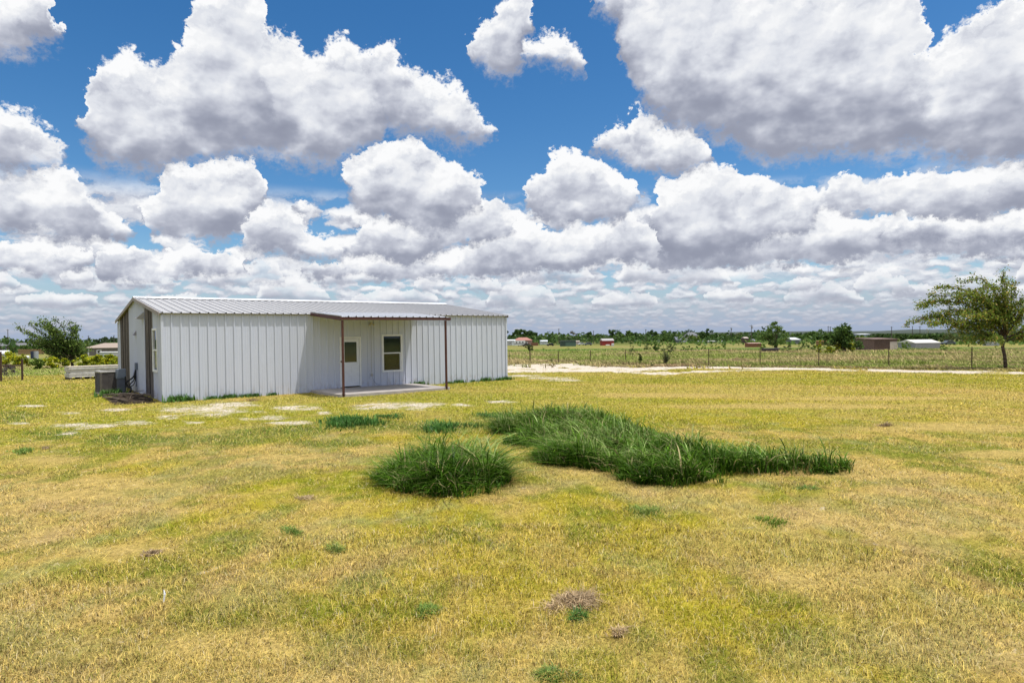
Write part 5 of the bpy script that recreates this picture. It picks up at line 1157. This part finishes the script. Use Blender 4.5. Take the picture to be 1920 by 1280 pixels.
    car('white car parked right of the beige box', 1090, 647, 3.6, (.6, .62, .64), .1); car('silver blue car parked left of the red shed', 1103, 647.5, 4.4, (.13, .16, .2), -.05, 1.7)
    house('red_shed', 'small barn red shed with a grey gable roof in the field', 'shed', 1129, 1152, 634.5, 638.5, 647.5, pt('barnred', (.27, .028, .026), .7), pt('redroof', (.36, .34, .34), .6), 3.4, .25, doors=[(.28, .62, .02, .22)], trim=M['trim'])
    P = gp(1150, 648); house('white_tank', 'small white tank standing before the right side of the red shed', 'tank', 1147.5, 1151.5, 643.8, 644.4, 648.6, pt('tankw', (.65, .65, .63)), pt('tankw', (.65, .65, .63)), .8, .3)
    house('grey_roofed_house', 'two storey house with grey roof half hidden behind trees', 'house', 1288, 1310, 622.5, 629, 641, pt('beigewall', (.4, .35, .3), .9), gry, 8, .1, hip=True, wins=[(.2, .35, .5, .8)])
    house('grey_barn', 'low grey roofed barn at the left of the two storey grey house', 'barn', 1268, 1287, 631, 637, 642, pt('barngrey', (.17, .18, .2), .8), pt('barnroof', (.16, .175, .2), .8), 8, .1)
    car('white car parked under the light green tree by the grey house', 1292, 642.5, 4.5, (.7, .7, .7)); car('white van parked below the dark standout tree', 1314, 642, 5.5, (.62, .65, .68), 0, 1.9); car('small pale car parked left of the white ones by the grey house', 1283, 642.5, 4.0, (.5, .5, .52))
    house('white_long_trailer', 'long low white trailer on the grass right of the dark standout tree', 'trailer', 1327, 1354, 638.5, 639.3, 642, pt('ltrailer', (.6, .6, .56), .6), pt('ltrailer', (.6, .6, .56), .6), 2.4)
    house('far_tan_house', 'far tan roofed house between two trees', 'house', 1338, 1349, 629, 631.5, 636, pt('farwall', (.5, .45, .4), .9), pt('fartan', (.42, .34, .28), .8), 7, 0)
    house('rust_brown_barn', 'small brown barn beside the white tarped boat', 'barn', 1396, 1404, 631.5, 634, 643, pt('bbarn', (.11, .075, .06), .9), pt('bbroof', (.45, .38, .33), .7), 5, .1)
    trailer('curved white tarped boat between the brown barn and the airy tree', 'boat', 1402, 1418, 634.5, 639.5, pt('tarp', (.75, .77, .8), .4), 'covered_boat', 2.2, 0, None, False, True, False)
    house('red_brown_trailer', 'long red brown livestock trailer left of the airy midfield tree', 'trailer', 1404, 1428, 642.5, 643.5, 650.5, pt('rbtrailer', (.24, .095, .055), .8), pt('rbtop', (.5, .33, .27), .7), 2.4, .1)
    house('grey_shed', 'small grey shed with a bright white flat roof right of the airy tree', 'shed', 1484, 1502, 633, 637, 645, pt('sgrey', (.14, .16, .17), .8), pt('swhite', (.62, .64, .66), .4), 5, .1, mono=True)
    house('orange_brown_wall', 'low orange brown wall left of the large dark tree', 'wall', 1531, 1552, 638.5, 639.2, 647, pt('obwall', (.26, .14, .07), .9), pt('obwall', (.26, .14, .07), .9), .4)
    house('dark_hay_row', 'low dark purple grey row of debris below the airy midfield tree', 'debris', 1434, 1462, 652.5, 653.5, 658.5, pt('hay', (.06, .05, .05), .95), pt('hay', (.06, .05, .05), .95), 1.2)
    house('far_warehouse', 'far white warehouse on the horizon right of the large dark tree', 'warehouse', 1612, 1634, 625.5, 626.5, 633, pt('whouse', (.42, .47, .5), .6), pt('whroof', (.7, .72, .74), .5), 30, .1)
    # brown panel shed
    t = house('brown_panel_shed', 'brown ribbed metal shed with a beige end in the field', 'shed', 1637, 1684, 634.5, 636.5, 656, pt('brownpanel', (.16, .105, .085), .7, .2), pt('bpr', (.17, .11, .09), .7), 4, .12, mono=True)
    P = gp(1660, 656); s = mpp(P); MB().box(8.5*s, -.06, -.1, 23.5*s, -.004, 15.5*s).build('end_panel', pt('beigepanel', (.55, .47, .40), .8, .2), t); m = MB(); 
    for k in range(30): m.box(-23*s+k*1.06*s, -.03, 0, -23*s+k*1.06*s+.03, -.003, 18.8*s)
    m.build('wall_ribs', pt('brownpanel', (.16, .105, .085)), t)
    t = house('long_white_shed', 'long low white metal shed with ribbed pale roof right of the brown panel shed', 'shed', 1716, 1764, 636.5, 642.5, 652.5, pt('lwshed', (.30, .29, .31), .6, .1), pt('lwroof', (.66, .63, .58), .5, .1), 5, .05)
    P = gp(1740, 652.5); s = mpp(P); m = MB()
    for k in range(32): m.box(-23.8*s+k*1.5*s, -.04, 0, -23.8*s+k*1.5*s+.05, -.003, 9.6*s)
    m.build('wall_ribs', pt('lwrib', (.5, .5, .52)), t)
    car('grey car parked at the right end of the long white shed', 1778, 646.5, 4.5, (.10, .12, .14), .1); car('pale car seen under the branches of the right windswept tree', 1838, 645.5, 4.6, (.22, .24, .26), .1)
    house('far_grey_trailer', 'low grey trailer behind the trunk of the right windswept tree', 'trailer', 1855, 1874, 641.5, 642.5, 648, pt('fgt', (.4, .4, .42)), pt('fgt2', (.3, .3, .3)), 2.4)

# ------------------------------------------------------------------ build it all
M['rust2'] = None
build_sky(); mats(); M['rust2'] = paint('raketrim', (.27, .23, .21)); M['gl2'] = m_glass('window_glass_see_through'); M['blindw'] = paint('blindw', (.30, .32, .28))
def glass_through(m):
    nt = m.node_tree; out = [n for n in nt.nodes if n.type == 'OUTPUT_MATERIAL'][0]; nt.nodes.clear(); out = nt.nodes.new('ShaderNodeOutputMaterial')
    g = nt.nodes.new('ShaderNodeBsdfGlossy'); g.inputs['Roughness'].default_value = .02; t = nt.nodes.new('ShaderNodeBsdfTransparent'); t.inputs[0].default_value = (.75, .8, .78, 1)
    f = nt.nodes.new('ShaderNodeFresnel'); f.inputs[0].default_value = 1.5; mx = nt.nodes.new('ShaderNodeMixShader'); nt.links.new(f.outputs[0], mx.inputs[0]); nt.links.new(t.outputs[0], mx.inputs[1]); nt.links.new(g.outputs[0], mx.inputs[2]); nt.links.new(mx.outputs[0], out.inputs[0])
glass_through(M['gl2'])
build_ground(); build_house(); near_things(); grass_clumps(); lawn(); field(); windswept_trees(); plants(); fences(); poles(); background()
